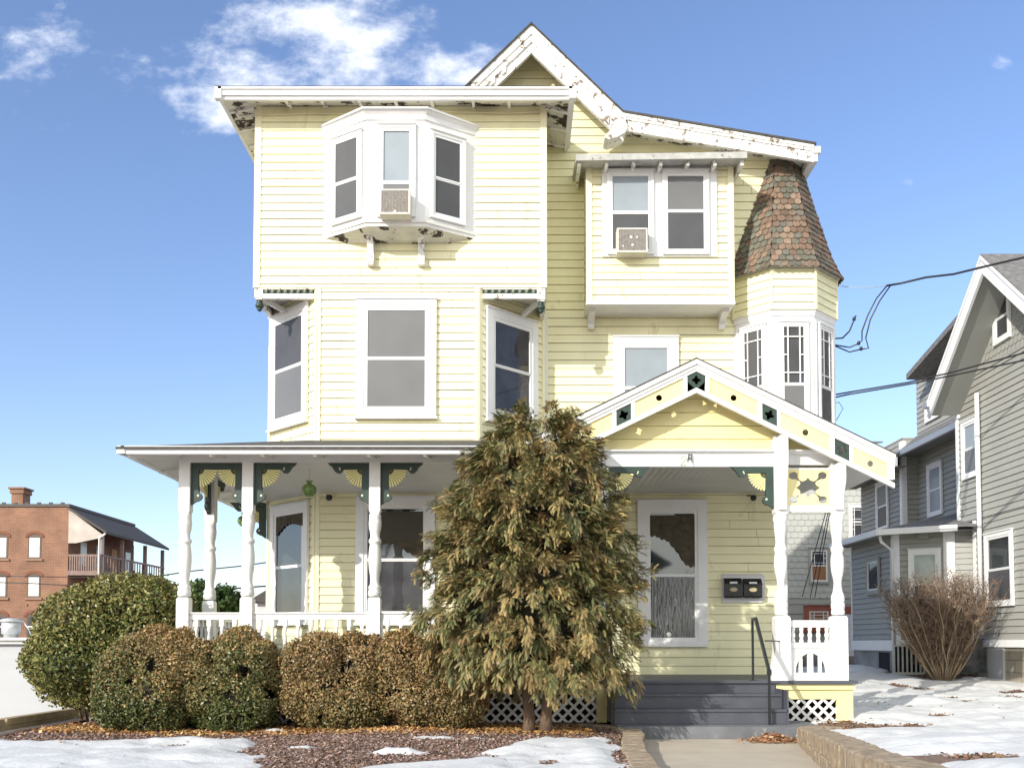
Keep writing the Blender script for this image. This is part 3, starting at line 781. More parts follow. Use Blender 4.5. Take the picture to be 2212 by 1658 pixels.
pl_ = [(1288, .080), (1286, .088), (1280, .091), (1276, .088), (1273, .080), (1268, .088), (1265, .080), (1262, .066), (1256, .062), (1250, .061), (1240, .068), (1228, .081), (1214, .088), (1204, .089), (1195, .085), (1186, .080), (1178, .072), (1174, .070), (1172, .083), (1169, .087), (1165, .083), (1163, .068), (1157, .064), (1150, .068), (1143, .080), (1132, .087), (1126, .087), (1124, .080), (1121, .084), (1117, .078), (1114, .084), (1110, .076)]
profL = [(vz(y), r) for y, r in pl_]
pr_ = [(1328, .080), (1326, .086), (1320, .092), (1316, .083), (1312, .090), (1304, .092), (1300, .083), (1296, .090), (1288, .088), (1284, .080), (1278, .066), (1270, .056), (1258, .050), (1248, .060), (1236, .078), (1222, .088), (1212, .089), (1202, .084), (1193, .072), (1190, .084), (1186, .086), (1182, .083), (1178, .068), (1170, .064), (1162, .068), (1150, .078), (1136, .085), (1128, .086), (1126, .094), (1121, .096), (1116, .094), (1113, .08)]
profR = [(vz(y), r) for y, r in pr_]
zbeam0 = vz(1000); zbeam1 = vz(982)
PXL = [A(FP, px, 1200)[0] for px in (399.5, 536, 810)]
for x in PXL: post(house, x, Y_POST, ZF, vz(1290), profL, zbeam0, .165, .15)
x4 = A(FP, 1100, 1200)[0]; post(house, x4, Y_POST, ZF, vz(1290), profL, zbeam0, .165, .15)
xs_ = PXL[0]
for y in (-.22, 1.75): post(house, xs_, y, ZF, vz(1290), profL, zbeam0, .165, .15)
PE = [A(FP, px, 1250)[0] for px in (1300, 1686.5, 1809)]
zeb = vz(1008)
GA = FX(-1.56)
gap = A(GA, 1503.7, 773); gsl = .488
grx = A(GA, 1931, 980)[0]; gT = grx - gap[0]
def gz(x, v=0): return gap[1] - gsl * abs(x - gap[0]) - v
for i, x in enumerate(PE): post(house, x, Y_POST, ZF, vz(1330), profR, gz(x, .44) if i else zeb, .175 if i == 0 else .20, .175)

# --- beams, ceiling, porch roof
m = MB(); m.box(FP, PXL[0] - .08, 1.15, zbeam0, zbeam1, -.07, .07); m.box(FL(xs_), -4.5, 1.23, zbeam0, zbeam1, -.07, .07)
m.build('porch_beam', WHT, house)
m = MB(); zc0, zc1 = zbeam0 + .04, A(F0, 700, 1065)[1]
m.quad((xs_, Y_POST, zc0), (xa, 0, zc1), (XL, CUT, zc1), (XL, 6, zc1), (xs_, 6, zc0))
m.quad((xs_, Y_POST, zc0), (1.15, Y_POST, zc0), (1.15, 0, zc1), (xa, 0, zc1)); m.quad((xb, 0, zc1), (1.15, 0, zc1), (1.15, 1.2, zc1), (XR, 1.2, zc1))
m.build('porch_ceiling', CEIL, house)
GUT = FX(-1.97); ez1, ez0 = A(GUT, 600, 962)[1], A(GUT, 600, 979)[1]
ex_l = A(GUT, 252, 965)[0]; ex_r = 1.0
m = MB()
for F, a0, a1 in ((FX(-1.92), ex_l + .05, ex_r), (FL(ex_l + .05), -5.0, 1.92)):
    m.box(F, a0, a1, ez1 - .02, ez1, -.05, .05); m.box(F, a0, a1, ez0, ez1 - .02, -.05, .03)
m.wbox(ex_l, ex_l + .1, -1.97, -1.87, ez0, ez1 - .0003)
m.build('gutter', WHTV, house)
m = MB(); zz = zbeam1 + .0
q0, q1 = ex_l + .05, -1.92
m.quad((q0, q1, ez0 + .01), (ex_r, q1, ez0 + .01), (ex_r, Y_POST - .07, zz), (xs_ - .07, Y_POST - .07, zz))
m.quad((q0, q1, ez0 + .01), (xs_ - .07, Y_POST - .07, zz), (xs_ - .07, 5, zz), (q0, 5, ez0 + .01))
m.build('porch_soffit', CEIL, house)
for px in (480, 587, 696, 808, 925, 1035):
    a = A(FX(-1.4), px, 987)[0]
    MB().bar((a, -1.9, ez0 + .01), (a, Y_POST - .07, zz - .03), .05, .07).build('rafter_tail', WHT, house)
MB().bar((q0 + .05, q1 + .05, ez0), (xs_ - .05, Y_POST - .05, zz - .02), .05, .07).build('rafter_tail', WHT, house)
for y in (-.6, .1, .8, 1.5, 2.2): MB().bar((q0, y, ez0 + .01), (xs_ - .07, y, zz - .03), .05, .07).build('rafter_tail', WHT, house)
m = MB(); sl = .25
def pr(x, y, d=0): return (x, y, ez1 - .012 + sl * min(x - ex_l, y + 1.97) - d)
def slab(pts, d=.03):
    m.loft([pr(*p) for p in pts], [pr(*p, d) for p in pts])
slab([(ex_l - .01, -1.98), (1.1, -1.98), (1.1, 1.14), (ex_l + 3.11, 1.14)]); slab([(ex_l - .01, -1.98), (ex_l + 3.11, 1.14), (ex_l + 3.11, 5), (ex_l - .01, 5)])
m.build('porch_roof', SHING, house)

# --- entry gable
HOLEY = mat('olive_shadowed_back', (.25, .22, .08), .8)
def strip_panel(m, t0, t1, v0, v1, c0, c1, hole=None, hr=.05, lobes=0, tc=None):
    """piece of the sloping frieze between distances t0..t1 from the apex (signed) with a real hole through it"""
    P = lambda t, v: (gap[0] + t, gz(gap[0] + t, v))
    if hole is None:
        m.prism(GA, [P(t0, v1), P(t1, v1), P(t1, v0), P(t0, v0)], c0, c1); return
    tm, vmid = (t0 + t1) / 2, (v0 + v1) / 2; cx, cz = P(tm, vmid)
    sg = -gsl * (1 if tm > 0 else -1); ang = math.atan(sg)
    def rr(th): return hr * (1 + (.28 * math.cos(lobes * th) if lobes else 0))
    up = [(cx + rr(th) * math.cos(th + ang), cz + rr(th) * math.sin(th + ang)) for th in [math.pi * i / 12 for i in range(13)]]
    dn = [(cx + rr(th) * math.cos(th + ang), cz + rr(th) * math.sin(th + ang)) for th in [math.pi * (1 + i / 12) for i in range(13)]]
    L, Rr = P(t0, vmid), P(t1, vmid)
    m.prism(GA, up + [L, P(t0, v0), P(t1, v0), Rr], c0, c1)
    m.prism(GA, dn + [Rr, P(t1, v1), P(t0, v1), L], c0, c1)
V0, V1, V2 = .185, .405, .47
m = MB()
P_ = lambda t, v: (gap[0] + t, gz(gap[0] + t, v))
m = MB()
for s in (-1, 1):
    T = s * gT
    for v0, v1, c1 in ((.03, .09, .06), (.09, .14, .035), (.14, V0, .02), (V1, V2, .012)):
        pts = [P_(0, v1), P_(T, v1), P_(T, v0), P_(0, v0)]
        m.prism(GA, pts if s > 0 else pts[::-1], -.05, c1)
    pts = [P_(T - s * .09, V1), P_(T, V1 - .05), P_(T, V0), P_(T - s * .09, V0)]
    m.prism(GA, pts if s > 0 else pts[::-1], -.05, .012)
    for tt in (.15, .853, 1.107, 1.818, 2.072):       # white stiles between the panels
        pts = [P_(s * (tt - .028), V1), P_(s * (tt + .028), V1), P_(s * (tt + .028), V0), P_(s * (tt - .028), V0)]
        m.prism(GA, pts if s > 0 else pts[::-1], -.05, .010)
gb = m.build('gable_frieze', mat('flaking_white_paint', (.80, .79, .77), .55, .06, 5, .3, 60, col2=(.50, .45, .40), thr=.635, pscale=10), house)
m = MB()
for s in (-1, 1):
    for t0, t1 in ((.178, .825), (1.135, 1.79), (2.10, gT - .09)):
        a_, b_ = (s * t0, s * t1) if s > 0 else (s * t1, s * t0)
        strip_panel(m, a_, b_, V0, V1, -.025, -.005, hole=1, hr=.042)
m.build('frieze_panel', YEL2, gb)
m = MB()
for s in (-1, 1):
    a_, b_ = sorted((s * .881, s * 1.079)); strip_panel(m, a_, b_, V0, V1, -.03, .004, hole=1, hr=.055, lobes=4)
    a_, b_ = sorted((s * 1.846, s * 2.044)); strip_panel(m, a_, b_, V0, V1, -.03, .004, hole=1, hr=.055, lobes=4)
    pts = [P_(0, V1 - .01), P_(s * .12, V1 - .09), P_(s * .12, V0), P_(0, V0)]
cx, cz = gap[0], gap[1] - .30
th = [2 * math.pi * i / 24 for i in range(25)]
for s in (0, 1):
    arc = [(cx + .05 * (1 + .28 * math.cos(4 * t)) * math.cos(t), cz + .05 * (1 + .28 * math.cos(4 * t)) * math.sin(t)) for t in (th[:13] if s == 0 else th[12:])]
    ends = [(cx - .12, cz), (cx - .12, cz + .05), (cx, cz + .115), (cx + .12, cz + .05), (cx + .12, cz)] if s == 0 else [(cx + .12, cz), (cx + .12, cz - .02), (cx, cz - .13), (cx - .12, cz - .02), (cx - .12, cz)]
    m.prism(GA, arc + ends, -.03, .004)
m.build('quatrefoil_panel', GRN, gb)
m = MB()
for s in (-1, 1):
    a = P_(s * (gT + .03), 0); b = P_(0, 0)
    for k_ in (0,):
        m.loft([(a[0], -1.60, a[1]), (b[0], -1.60, b[1]), (b[0], Y_REC, b[1]), (a[0], Y_REC, a[1])][::s], [(a[0], -1.60, a[1] - .03), (b[0], -1.60, b[1] - .03), (b[0], Y_REC, b[1] - .03), (a[0], Y_REC, a[1] - .03)][::s])
m.build('entry_roof', SHING, house)
m = MB()   # boarded underside of the entry roof
for s in (-1, 1):
    a = P_(s * gT, .30); b = P_(0, .30)
    a, b = P_(s * gT, .2), P_(s * 1.3, .2)
    MB().quad((a[0], -1.5, a[1]), (b[0], -1.5, b[1]), (b[0], Y_REC, b[1]), (a[0], Y_REC, a[1])).build('entry_soffit', CEIL, house)
m = MB(); xg = P_(gT, 0)
m.wbox(xg[0] - .02, xg[0] + .07, -1.5, Y_REC + .6, xg[1] - .16, xg[1] - .04); m.build('gutter', WHTV, house)
tyb = vz(973)
m = MB(); x = 1.14       # boarded entry ceiling, narrow boards running back to the wall
while x < 4.60:
    m.quad((x, Y_POST + .05, zeb + .012), (min(x + .080, 4.62), Y_POST + .05, zeb + .012), (min(x + .080, 4.62), Y_REC, zeb + .012), (x, Y_REC, zeb + .012)); x += .094
m.quad((1.1, Y_POST, zeb + .028), (4.62, Y_POST, zeb + .028), (4.62, Y_REC, zeb + .028), (1.1, Y_REC, zeb + .028))
m.build('entry_ceiling', mat('grey_ceiling_boards', (.60, .59, .55), .55, .05, 2), house)
def tlo(z): return max(PE[0] + .02, gap[0] - (gap[1] - .36 - z) / gsl)
def thi(z): return min(gap[0] + (gap[1] - .36 - z) / gsl, PE[2] + .05)
m = MB(); m.siding(FX(-1.27), tyb, gap[1] - .37, .185, tlo, thi, zref=tyb - .02); m.build('gable_wall', YEL2, house)
m = MB()
m.box(FP, PE[0] - .09, PE[1] + .05, zeb, tyb - .04, -.06, .03); m.box(FP, PE[1] + .051, PE[2], zeb + .03, tyb - .04, -.06, -.02)
m.box(FP, PE[0] - .09, PE[2], tyb - .042, tyb - .02, -.06, .05); m.box(FP, PE[0] - .09, PE[2], tyb - .02, tyb + .0, -.06, .085)
m.build('entry_beam', WHTV, house)
m = MB(); m.box(FP, PE[0] - .07, PE[0] + .055, tyb, gz(PE[0], .46), -.05, .03)
m.build('corner_board', WHTV, house)
# house number 21, hand painted style figures as thin raised strips, with the small black ornament over it
NUM = mat('faded_green_number', (.38, .40, .30), .6)
def pxs(*pts): return [FP.p(*A(FP, 702 + x * .0, 0)) for x in pts]
def nump(zx, zy):    # pixel of the enlarged number detail -> plane
    return A(FP, (1950 + zx / 8.848) * .72, (1320 + zy / 8.848) * .72)
m = MB()
def stroke(m, pts, w, c=.034):
    q = [nump(*p) for p in pts]
    for i in range(len(q) - 1):
        (x0, z0), (x1, z1) = q[i], q[i + 1]; l = math.hypot(x1 - x0, z1 - z0); nx, nz = -(z1 - z0) / l * w / 2, (x1 - x0) / l * w / 2
        m.prism(FP, [(x0 + nx, z0 + nz), (x0 - nx, z0 - nz), (x1 - nx, z1 - nz), (x1 + nx, z1 + nz)], c - .003, c + i * .0004)
stroke(m, [(830, 520), (830, 460), (880, 430), (940, 450), (950, 510), (900, 570), (830, 620), (800, 680)], .014)
stroke(m, [(800, 680), (870, 670), (950, 680)], .018)
stroke(m, [(1145, 440), (1140, 690)], .020)
en_ = m.build('house_number', NUM, house)
m = MB(); stroke(m, [(1020, 380), (1010, 450), (980, 590)], .012, .045); stroke(m, [(1095, 380), (1085, 470), (1100, 600)], .012, .045); stroke(m, [(1000, 400), (1110, 410)], .008, .046); stroke(m, [(990, 540), (1100, 450)], .010, .047); stroke(m, [(1000, 470), (1100, 540)], .008, .049)
m.build('ornament', mat('dark_iron', (.05, .05, .05), .5), en_)
# forward scroll brackets on the two right posts
for i in (1, 2):
    x = PE[i]; zt, zb = gz(x, .47), vz(1102)
    S = Fr(x, Y_POST - .08, 0, -1)
    H = zt - zb; d = .17
    prof = [(0, zt), (d, zt), (d, zt - H * .30), (d * .93, zt - H * .42), (d * .7, zt - H * .55), (d * .42, zt - H * .68), (d * .28, zt - H * .82), (d * .26, zb + .05), (d * .34, zb + .045), (d * .34, zb), (0, zb)]
    MB().prism(S, prof, -.055, .055).build('scroll_bracket', WHT, house)
# pierced panel between them
pa0, pa1, pb0, pb1 = PE[1] + .087, PE[2] - .087, vz(1092), vz(1014)
pc, pz, hw, hh = (pa0 + pa1) / 2, (pb0 + pb1) / 2, (pa1 - pa0) / 2, (pb1 - pb0) / 2
# outline of a quarter of the cut, from the top-left bulb tip round to the top-right bulb tip (unit square coordinates)
def bulb(cx_, cy_, r, a0_, a1_, n=7): return [(cx_ + r * math.cos(R(a0_ + (a1_ - a0_) * i / n)), cy_ + r * math.sin(R(a0_ + (a1_ - a0_) * i / n))) for i in range(n + 1)]
cut = bulb(-.66, .68, .20, 135, -25) + [(-.42, .49), (-.36, .40), (-.25, .35), (-.13, .40), (-.06, .47), (0, .58), (.06, .47), (.13, .40), (.25, .35), (.36, .40), (.42, .49)] + bulb(.66, .68, .20, 205, 45)
m = MB()
for q in range(4):
    co, si = (1, 0, -1, 0)[q], (0, 1, 0, -1)[q]
    poly = [(-1, 1)] + cut + [(1, 1)]
    poly = [(x * co - y * si, x * si + y * co) for x, y in poly]
    m.prism(FP, [(pc + x * hw, pz + y * hh) for x, y in poly], -.02, .01)
pan = m.build('pierced_panel', YEL2, house)
m = MB(); m.box(FP, pa0 - .0, pa1, vz(1106), pb0, -.04, .03); m.box(FP, pa0, pa1, pb1, pb1 + .02, -.04, .015); m.build('rail', WHT, pan)

# --- fan brackets
GL = [(0, 0), (375, 0), (362, 16), (335, 38), (315, 72), (290, 92), (262, 90), (246, 74), (238, 58), (70, 58), (70, 262), (90, 276), (100, 300), (90, 325), (66, 340), (38, 348), (14, 368), (0, 375)]
UN = .001535
FANY = mat('fan_yellow_paint', (.83, .77, .36), .5, .05, 8)
def fan_bracket(F, a, b, s, full=True, hw_=None, th=.025):
    k = hw_ / 220 if hw_ else UN
    P = lambda x, y: (a + s * x * UN, b - y * UN)
    pts = GL if full else [(0, 0), (222, 0), (222, 56), (70, 58)] + GL[10:]
    pl = [P(*p) for p in pts]
    if s > 0: pl = pl[::-1]
    br = MB().prism(F, pl, -th, th).build('fan_bracket', GRN, house)
    m = MB(); n = 9
    for i in range(n):
        a0_, a1_ = R(90 * i / n + 1.6), R(90 * (i + 1) / n - 1.6); am = (a0_ + a1_) / 2
        pl = [P(70 + r * math.cos(t), 58 + r * math.sin(t)) for r, t in ((44, a0_), (148, a0_), (160, am), (148, a1_), (44, a1_))]
        if s > 0: pl = pl[::-1]
        m.prism(F, pl, -.010, .012 + (.004 if i % 2 else 0))
    fn = m.build('fan', FANY, br)
    pl = [P(70 + r * math.cos(t), 58 + r * math.sin(t)) for r, t in [(146, R(90 * q / 8)) for q in range(9)] + [(2, R(45))]]
    if s > 0: pl = pl[::-1]
    MB().prism(F, pl, -.008, .002).build('fan_back', mat('olive_fan_back', (.20, .17, .05), .7), br)
    m = MB(); pl = [P(70 + r * math.cos(t), 58 + r * math.sin(t)) for r, t in [(42, R(90 * q / 6)) for q in range(7)] + [(32, R(90 - 90 * q / 6)) for q in range(7)]]
    m.prism(F, pl if s < 0 else pl[::-1], -.012, .018); m.build('hub', GRN, br)
    m = MB()
    for (x, y, r) in ((66, 292, 10),) + (((268, 48, 7), (262, 62, 6)) if full else ()):
        c = P(x, y); m.prism(F, [(c[0] + r * UN * math.cos(t), c[1] + r * UN * math.sin(t)) for t in [2 * math.pi * q / 8 for q in range(8)]], th, th + .008)
    m.build('boss', mat('cream_boss', (.70, .70, .5), .5), br)
    return br
hp = .075
fan_bracket(FP, PXL[0] + hp, zbeam0, 1, False); fan_bracket(FP, PXL[1] - hp, zbeam0, -1, False)
m = MB(); m.box(FP, PXL[0] + hp + 222 * UN, PXL[1] - hp - 222 * UN, zbeam0 - 56 * UN, zbeam0, -.025, .025); m.build('bracket_link', GRN, house)
fan_bracket(FP, PXL[1] + hp, zbeam0, 1); fan_bracket(FP, PXL[2] - hp, zbeam0, -1); fan_bracket(FP, PXL[2] + hp, zbeam0, 1); fan_bracket(FP, x4 - hp, zbeam0, -1)
fan_bracket(FP, PE[0] + .088, zeb, 1); fan_bracket(FP, PE[1] - .088, zeb, -1)
FSD = FL(xs_)
fan_bracket(FSD, .22 + hp, zbeam0, 1); fan_bracket(FSD, .22 - hp, zbeam0, -1); fan_bracket(FSD, 1.3 - hp, zbeam0, -1, False)
FWB = Fr(XL - .0, CUT - .02, 0, 1); 
fan_bracket(Fr(XL + .04, 0, .9, -1.0) if False else FX(CUT - .05), XL - .02, A(FX(CUT), 570, 1086)[1] + .0, -1)
MB().bar((xs_, CUT - .05, zbeam0 - .06), (XL, CUT - .05, A(FX(CUT), 570, 1080)[1]), .10, .12).build('porch_beam', WHT, house)

# --- railings
def railing(F, a0, a1, zt, zb, step=.17, name='porch_railing'):
    m = MB(); m.box(F, a0, a1, zt - .095, zt - .02, -.03, .03); m.box(F, a0, a1, zt - .02, zt, -.045, .045); m.box(F, a0, a1, zb, zb + .07, -.03, .03); m.box(F, a0, a0 + .03, zb + .07, zt - .095, -.02, .02); m.box(F, a1 - .03, a1, zb + .07, zt - .095, -.02, .02)
    r = m.build(name, WHT, house); n = max(1, int((a1 - a0) / step)); st = (a1 - a0) / n
    z0, z1 = zb + .07, zt - .095; h = z1 - z0
    for i in range(n):
        a = a0 + st * (i + .5); p = F.p(a, 0, 0)
        m = MB(); m.box(F, a - .028, a + .028, z0, z0 + h * .14, -.028, .028); m.box(F, a - .028, a + .028, z1 - h * .14, z1, -.028, .028)
        m.lathe(p[0], p[1], [(z0 + h * .14, .024), (z0 + h * .2, .028), (z0 + h * .26, .018), (z0 + h * .45, .028), (z0 + h * .6, .024), (z0 + h * .74, .016), (z0 + h * .8, .027), (z0 + h * .86, .022)], 10)
        m.build('baluster', WHT, r)
    return r
zrt = vz(1322)
for i, (a, b) in enumerate(((PXL[0], PXL[1]), (PXL[1], PXL[2]), (PXL[2], x4), (x4, PE[0]))): railing(FP, a + .083, b - .083, zrt, ZF + .08)
railing(FSD, -1.66, .14, zrt, ZF + .08); railing(FSD, .30, 1.21, zrt, ZF + .08)
# entry side railing with the arched panel
ea0, ea1 = PE[1] + .10, PE[2] - .10
e1, e2, e3, e4, e5 = vz(1339), vz(1354), vz(1387), vz(1398), vz(1452)
m = MB(); m.box(FP, ea0, ea1, e2, e1, -.04, .04); m.box(FP, ea0, ea1, e4, e3, -.03, .03); m.box(FP, ea0, ea1, ZF, e5, -.03, .03); m.box(FP, ea0 - .004, ea0 + .02, e5, e2, -.028, .028); m.box(FP, ea1 - .02, ea1 + .004, e5, e2, -.028, .028)
er = m.build('arched_railing', WHT, house)
ecx = (ea0 + ea1) / 2; rad = (ea1 - ea0) / 2 - .045
arch = [(ecx + rad * math.cos(R(180 - 15 * i)), e5 + rad * 1.0 * math.sin(R(180 - 15 * i))) for i in range(13)]
hy = min(1.3, (e4 - e5 - .03) / rad); arch = [(x, e5 + (z - e5) * hy) for x, z in arch]
m = MB()
for sg in (0, 1):
    half = arch[:7] if sg == 0 else arch[6:]
    if sg == 0: m.prism(FP, [(ea0, e5)] + half + [(ecx, e4), (ea0, e4)], -.02, .012)
    else: m.prism(FP, half + [(ea1, e5), (ea1, e4), (ecx, e4)], -.02, .012)
ir = [(ecx + (x - ecx) * .86, e5 + (z - e5) * .86) for x, z in arch]
m.prism(FP, arch + ir[::-1], -.02, .022)
m.build('arch_panel', WHT, er)
for a in (ecx - .13, ecx, ecx + .13):
    m = MB(); m.box(FP, a - .03 * (1.3 if a == ecx else .8), a + .03 * (1.3 if a == ecx else .8), e5, e5 + rad * hy * (.97 if a == ecx else .84), -.016, .005); m.build('bar', WHT, er)
for i in range(5):
    a = ea0 + (ea1 - ea0) * (i + .5) / 5; p = FP.p(a, 0, 0); h = e2 - e3
    MB().lathe(p[0], p[1], [(e3, .03), (e3 + h * .15, .03), (e3 + h * .25, .02), (e3 + h * .5, .034), (e3 + h * .7, .02), (e3 + h * .85, .03), (e2, .03)], 10).build('baluster', WHT, er)
MB().prism(FP, [(PE[1] - .1, ZF), (PE[1] - .1, ZF + .16), (PE[1] - .06, ZF + .30), (PE[1] - .10, ZF + .36), (PE[1] - .10, ZF + .5), (PE[1] - .16, ZF + .12), (PE[1] - .16, ZF)][::-1], -.03, .11).build('post_scroll', WHT, house)
# iron handrails
def handrail(x0, x1):
    m = MB(); y0, y1 = -1.40, -2.08; zt = vz(1336) - .0; z2 = A(FX(y1), 1662, 1449)[1]
    m.bar((x0, y0, ZF), (x0, y0, zt), .028); m.bar((x0, y0, zt - .01), (x0 + .02, y0 - .1, zt), .032, .04); m.bar((x0 + .02, y0 - .1, zt), (x1, y1, z2), .032, .05); m.bar((x1, y1, z2), (x1, y1, .155), .030)
    m.bar((x1, y1, z2 + .02), (x1, y1, z2 - .05), .05); m.bar((x0 + .1, -1.7, zt - .30), (x0 + .4, -1.35, zt - .30), .018) if x0 > 2 else None
    m.wbox(x0 - .05, x0 + .05, y0 - .05, y0 + .05, ZF, ZF + .008)
    return m.build('handrail', BLK, stp)
handrail(A(FX(-1.4), 1626, 1400)[0], A(FX(-2.08), 1662, 1500)[0])
handrail(A(FX(-1.4), 1305, 1400)[0] + .03, A(FX(-2.08), 1325, 1500)[0])
# small conduit and outlet box on the left edge
m = MB(); m.tube([(XL - .04, 1.1, 0.7), (XL - .04, 1.1, 6)], .02, 6); m.build('downpipe', WHTV, house)

# ------------------------------------------------------------------ things standing in or hanging on the house
def aircon(px0, py0, px1, py1, F, label, dents):
    a0, a1, b0, b1 = AR(F, px0, py0, px1, py1, .25); b0 += .02
    p = F.p((a0 + a1) / 2, b0, .15); t = empty('air_conditioner', p); tag(t, label, 'air conditioner', 'air conditioners in upper windows')
    G = F; m = MB(); m.box(G, a0, a1, b0, b1, -.02, .235); m.build('housing', mat('aged_cream_plastic', (.62, .60, .53), .5, .1, 8), t)
    m = MB(); e = .025
    m.box(G, a0, a1, b0, b0 + e, .236, .25); m.box(G, a0, a1, b1 - e, b1, .236, .25); m.box(G, a0, a0 + e, b0 + e, b1 - e, .236, .25); m.box(G, a1 - e, a1, b0 + e, b1 - e, .236, .25)
    m.build('front_frame', mat('aged_cream_plastic', (.62, .60, .53)), t)
    m = MB(); z = b0 + e + .004
    while z < b1 - e - .006: m.box(G, a0 + e, a1 - e, z, z + .006, .236, .246); z += .013
    x = a0 + e + .03
    while x < a1 - e: m.box(G, x, x + .003, b0 + e, b1 - e, .240, .2475); x += .045
    m.build('grille', mat('dusty_grille', (.40, .37, .34), .7, .25, 30), t)
    MB().box(G, a0 + e, a1 - e, b0 + e, b1 - e, .2355, .237).build('coil', mat('dark_coil', (.13, .12, .11), .8), t)
    for k, (dx, dz, r) in enumerate(dents):
        c = (a0 + (a1 - a0) * dx, b0 + (b1 - b0) * dz)
        MB().prism(G, [(c[0] + r * math.cos(q) * random.uniform(.7, 1.1), c[1] + r * math.sin(q) * random.uniform(.7, 1.3)) for q in [2 * math.pi * i / 9 for i in range(9)]], .246, .2482).build('bent_fin_patch', WHT, t)
aircon(820, 408, 886, 465, G0, 'boxy cream window air conditioner in the middle sash of the three sided oriel', [(.5, .12, .02)])
aircon(1333, 492, 1399, 547, B0_, 'cream window air conditioner with bent fins in the box bay beside the turret', [(.46, .62, .022), (.65, .62, .016), (.5, .3, .02), (.2, .25, .012)])
# mailboxes
MX = [AR(F1, 1565, 1249, 1602, 1290, .1), AR(F1, 1606, 1250, 1645, 1290, .1)]
a0, a1, b0, b1 = AR(F1, 1559, 1241, 1646, 1301)
bb = MB(); bb.box(F1, a0, a1, b0, b1, .016, .045); bb.box(F1, a0, a1, b1, b1 + .012, .016, .07); bb.box(F1, a1, a1 + .04, b0 + .05, b1 - .01, .005, .03)
back = bb.build('mailbox_board', mat('grey_painted_board', (.60, .60, .60), .6), house)
for i, (a0, a1, b0, b1) in enumerate(MX):
    t = empty('mailbox', F1.p((a0 + a1) / 2, b0, .05)); tag(t, ['black wall mailbox with oval plate, the one nearer the window', 'black wall mailbox with oval plate, the one nearer the white post'][i], 'mailbox', 'pair of black mailboxes by the entry')
    m = MB(); S = Fr(F1.p(a0, 0, 0)[0], F1.p(a0, 0, 0)[1], 0, -1)
    prof = [(.046, b0), (.135, b0), (.145, b0 + .02), (.145, b1 - .10), (.046, b1 - .02)]
    m.prism(S, prof, -(a1 - a0), 0); m.build('body', mat('black_gloss_metal', (.012, .012, .013), .18, .1, 9), t)
    m = MB(); prof = [(.046, b1), (.06, b1 + .01), (.152, b1 - .085), (.152, b1 - .10), (.146, b1 - .10), (.05, b1 - .018)]
    m.prism(S, prof, -(a1 - a0) - .004, .004); m.build('lid', mat('black_gloss_metal', (.012, .012, .013)), t)
    c = ((a0 + a1) / 2, b0 + (b1 - b0) * .42)
    m = MB(); m.prism(F1, [(c[0] + .062 * math.cos(q), c[1] + .034 * math.sin(q)) for q in [2 * math.pi * j / 20 for j in range(20)]], .145, .150); m.build('plate', mat('aged_brass', (.45, .38, .22), .4), t)
    m = MB(); m.box(F1, c[0] - .06, c[0] + .06, c[1] + .095, c[1] + .125, .12, .1475); m.build('name_label', WHT, t)
# glazed jars hanging from the porch ceiling
JAR = mat('mottled_green_glaze', (.12, .20, .05), .22, .35, 25, .2, 60, col2=(.30, .16, .05), thr=.62, pscale=9)
for i, (px, py, lab) in enumerate(((668, 1057, 'mottled green glazed jar hanging between the second and third porch posts'), (985, 1057, 'green hanging jar half hidden behind the top of the evergreen tree'), (527, 1124, 'dark hanging jar beside the second porch post, over the side rail'))):
    F = FX(-1.0 if i < 2 else 1.2); a, b = A(F, px, py); x, y, _ = F.p(a, 0, 0)
    t = empty('hanging_jar', (x, y, b - .1)); tag(t, lab, 'hanging jar', 'green jars hung along the porch')
    pr2 = [(-.095, .03), (-.09, .05), (-.06, .083), (-.02, .102), (.02, .102), (.05, .085), (.075, .05), (.085, .032), (.105, .03), (.118, .05), (.122, .052)]
    MB().lathe(x, y, [(b + z, r) for z, r in pr2], 18).build('jar', JAR, t)
    MB().tube([(x, y, b + .11), (x + .004, y, b + .2), (x, y, zbeam0 + .05)], .004, 5).build('cord', mat('pale_cord', (.5, .48, .44), .8), t)
# security cameras
for i, (px, py, F, lab) in enumerate(((711, 1074, F0, 'small black security camera under the ceiling beside the left bay window'), (1627.5, 1075, F1, 'black dome camera under the entry ceiling above the mailboxes'))):
    a, b = A(F, px, py, .2); x, y, _ = F.p(a, 0, .2)
    t = empty('security_camera', (x, y, b)); tag(t, lab, 'camera')
    MB().tube([(x - .07, y + .15, b + .06), (x - .03, y + .06, b + .05), (x, y, b + .01)], .012, 6).build('arm', BLK if i else WHT, t)
    MB().lathe(x, y, [(b - .045, .02), (b - .03, .042), (b, .05), (b + .03, .045), (b + .045, .02)], 14).build('camera_body', BLK, t)
v1, v2 = a_cl
valance(FCL.sh(.018), v1 + .17, v2 - .13, b_cl - .16, [.30, .26, .22, .20, .16, .14, .13, .12, .13, .12, .14, .16, .15, .18, .2], house)
# curtain in the left porch window
a0, a1, b0, b1 = AR(F0, 795, 1102, 918, 1200)
MB().box(F0.sh(.018), a0 + .02, a1 - .02, b0 + .22, b1 - .02, .0275, .0295).build('blind', mat('dark_olive_blind', (.07, .065, .05), .8), house)
valance(F0.sh(.018), a0 + .02, a1 - .02, b0 + .219, [.06, .02, .02, .03, .02, .02, .04, .03, .05, .16, .12, .22, .18, .30, .26], house)
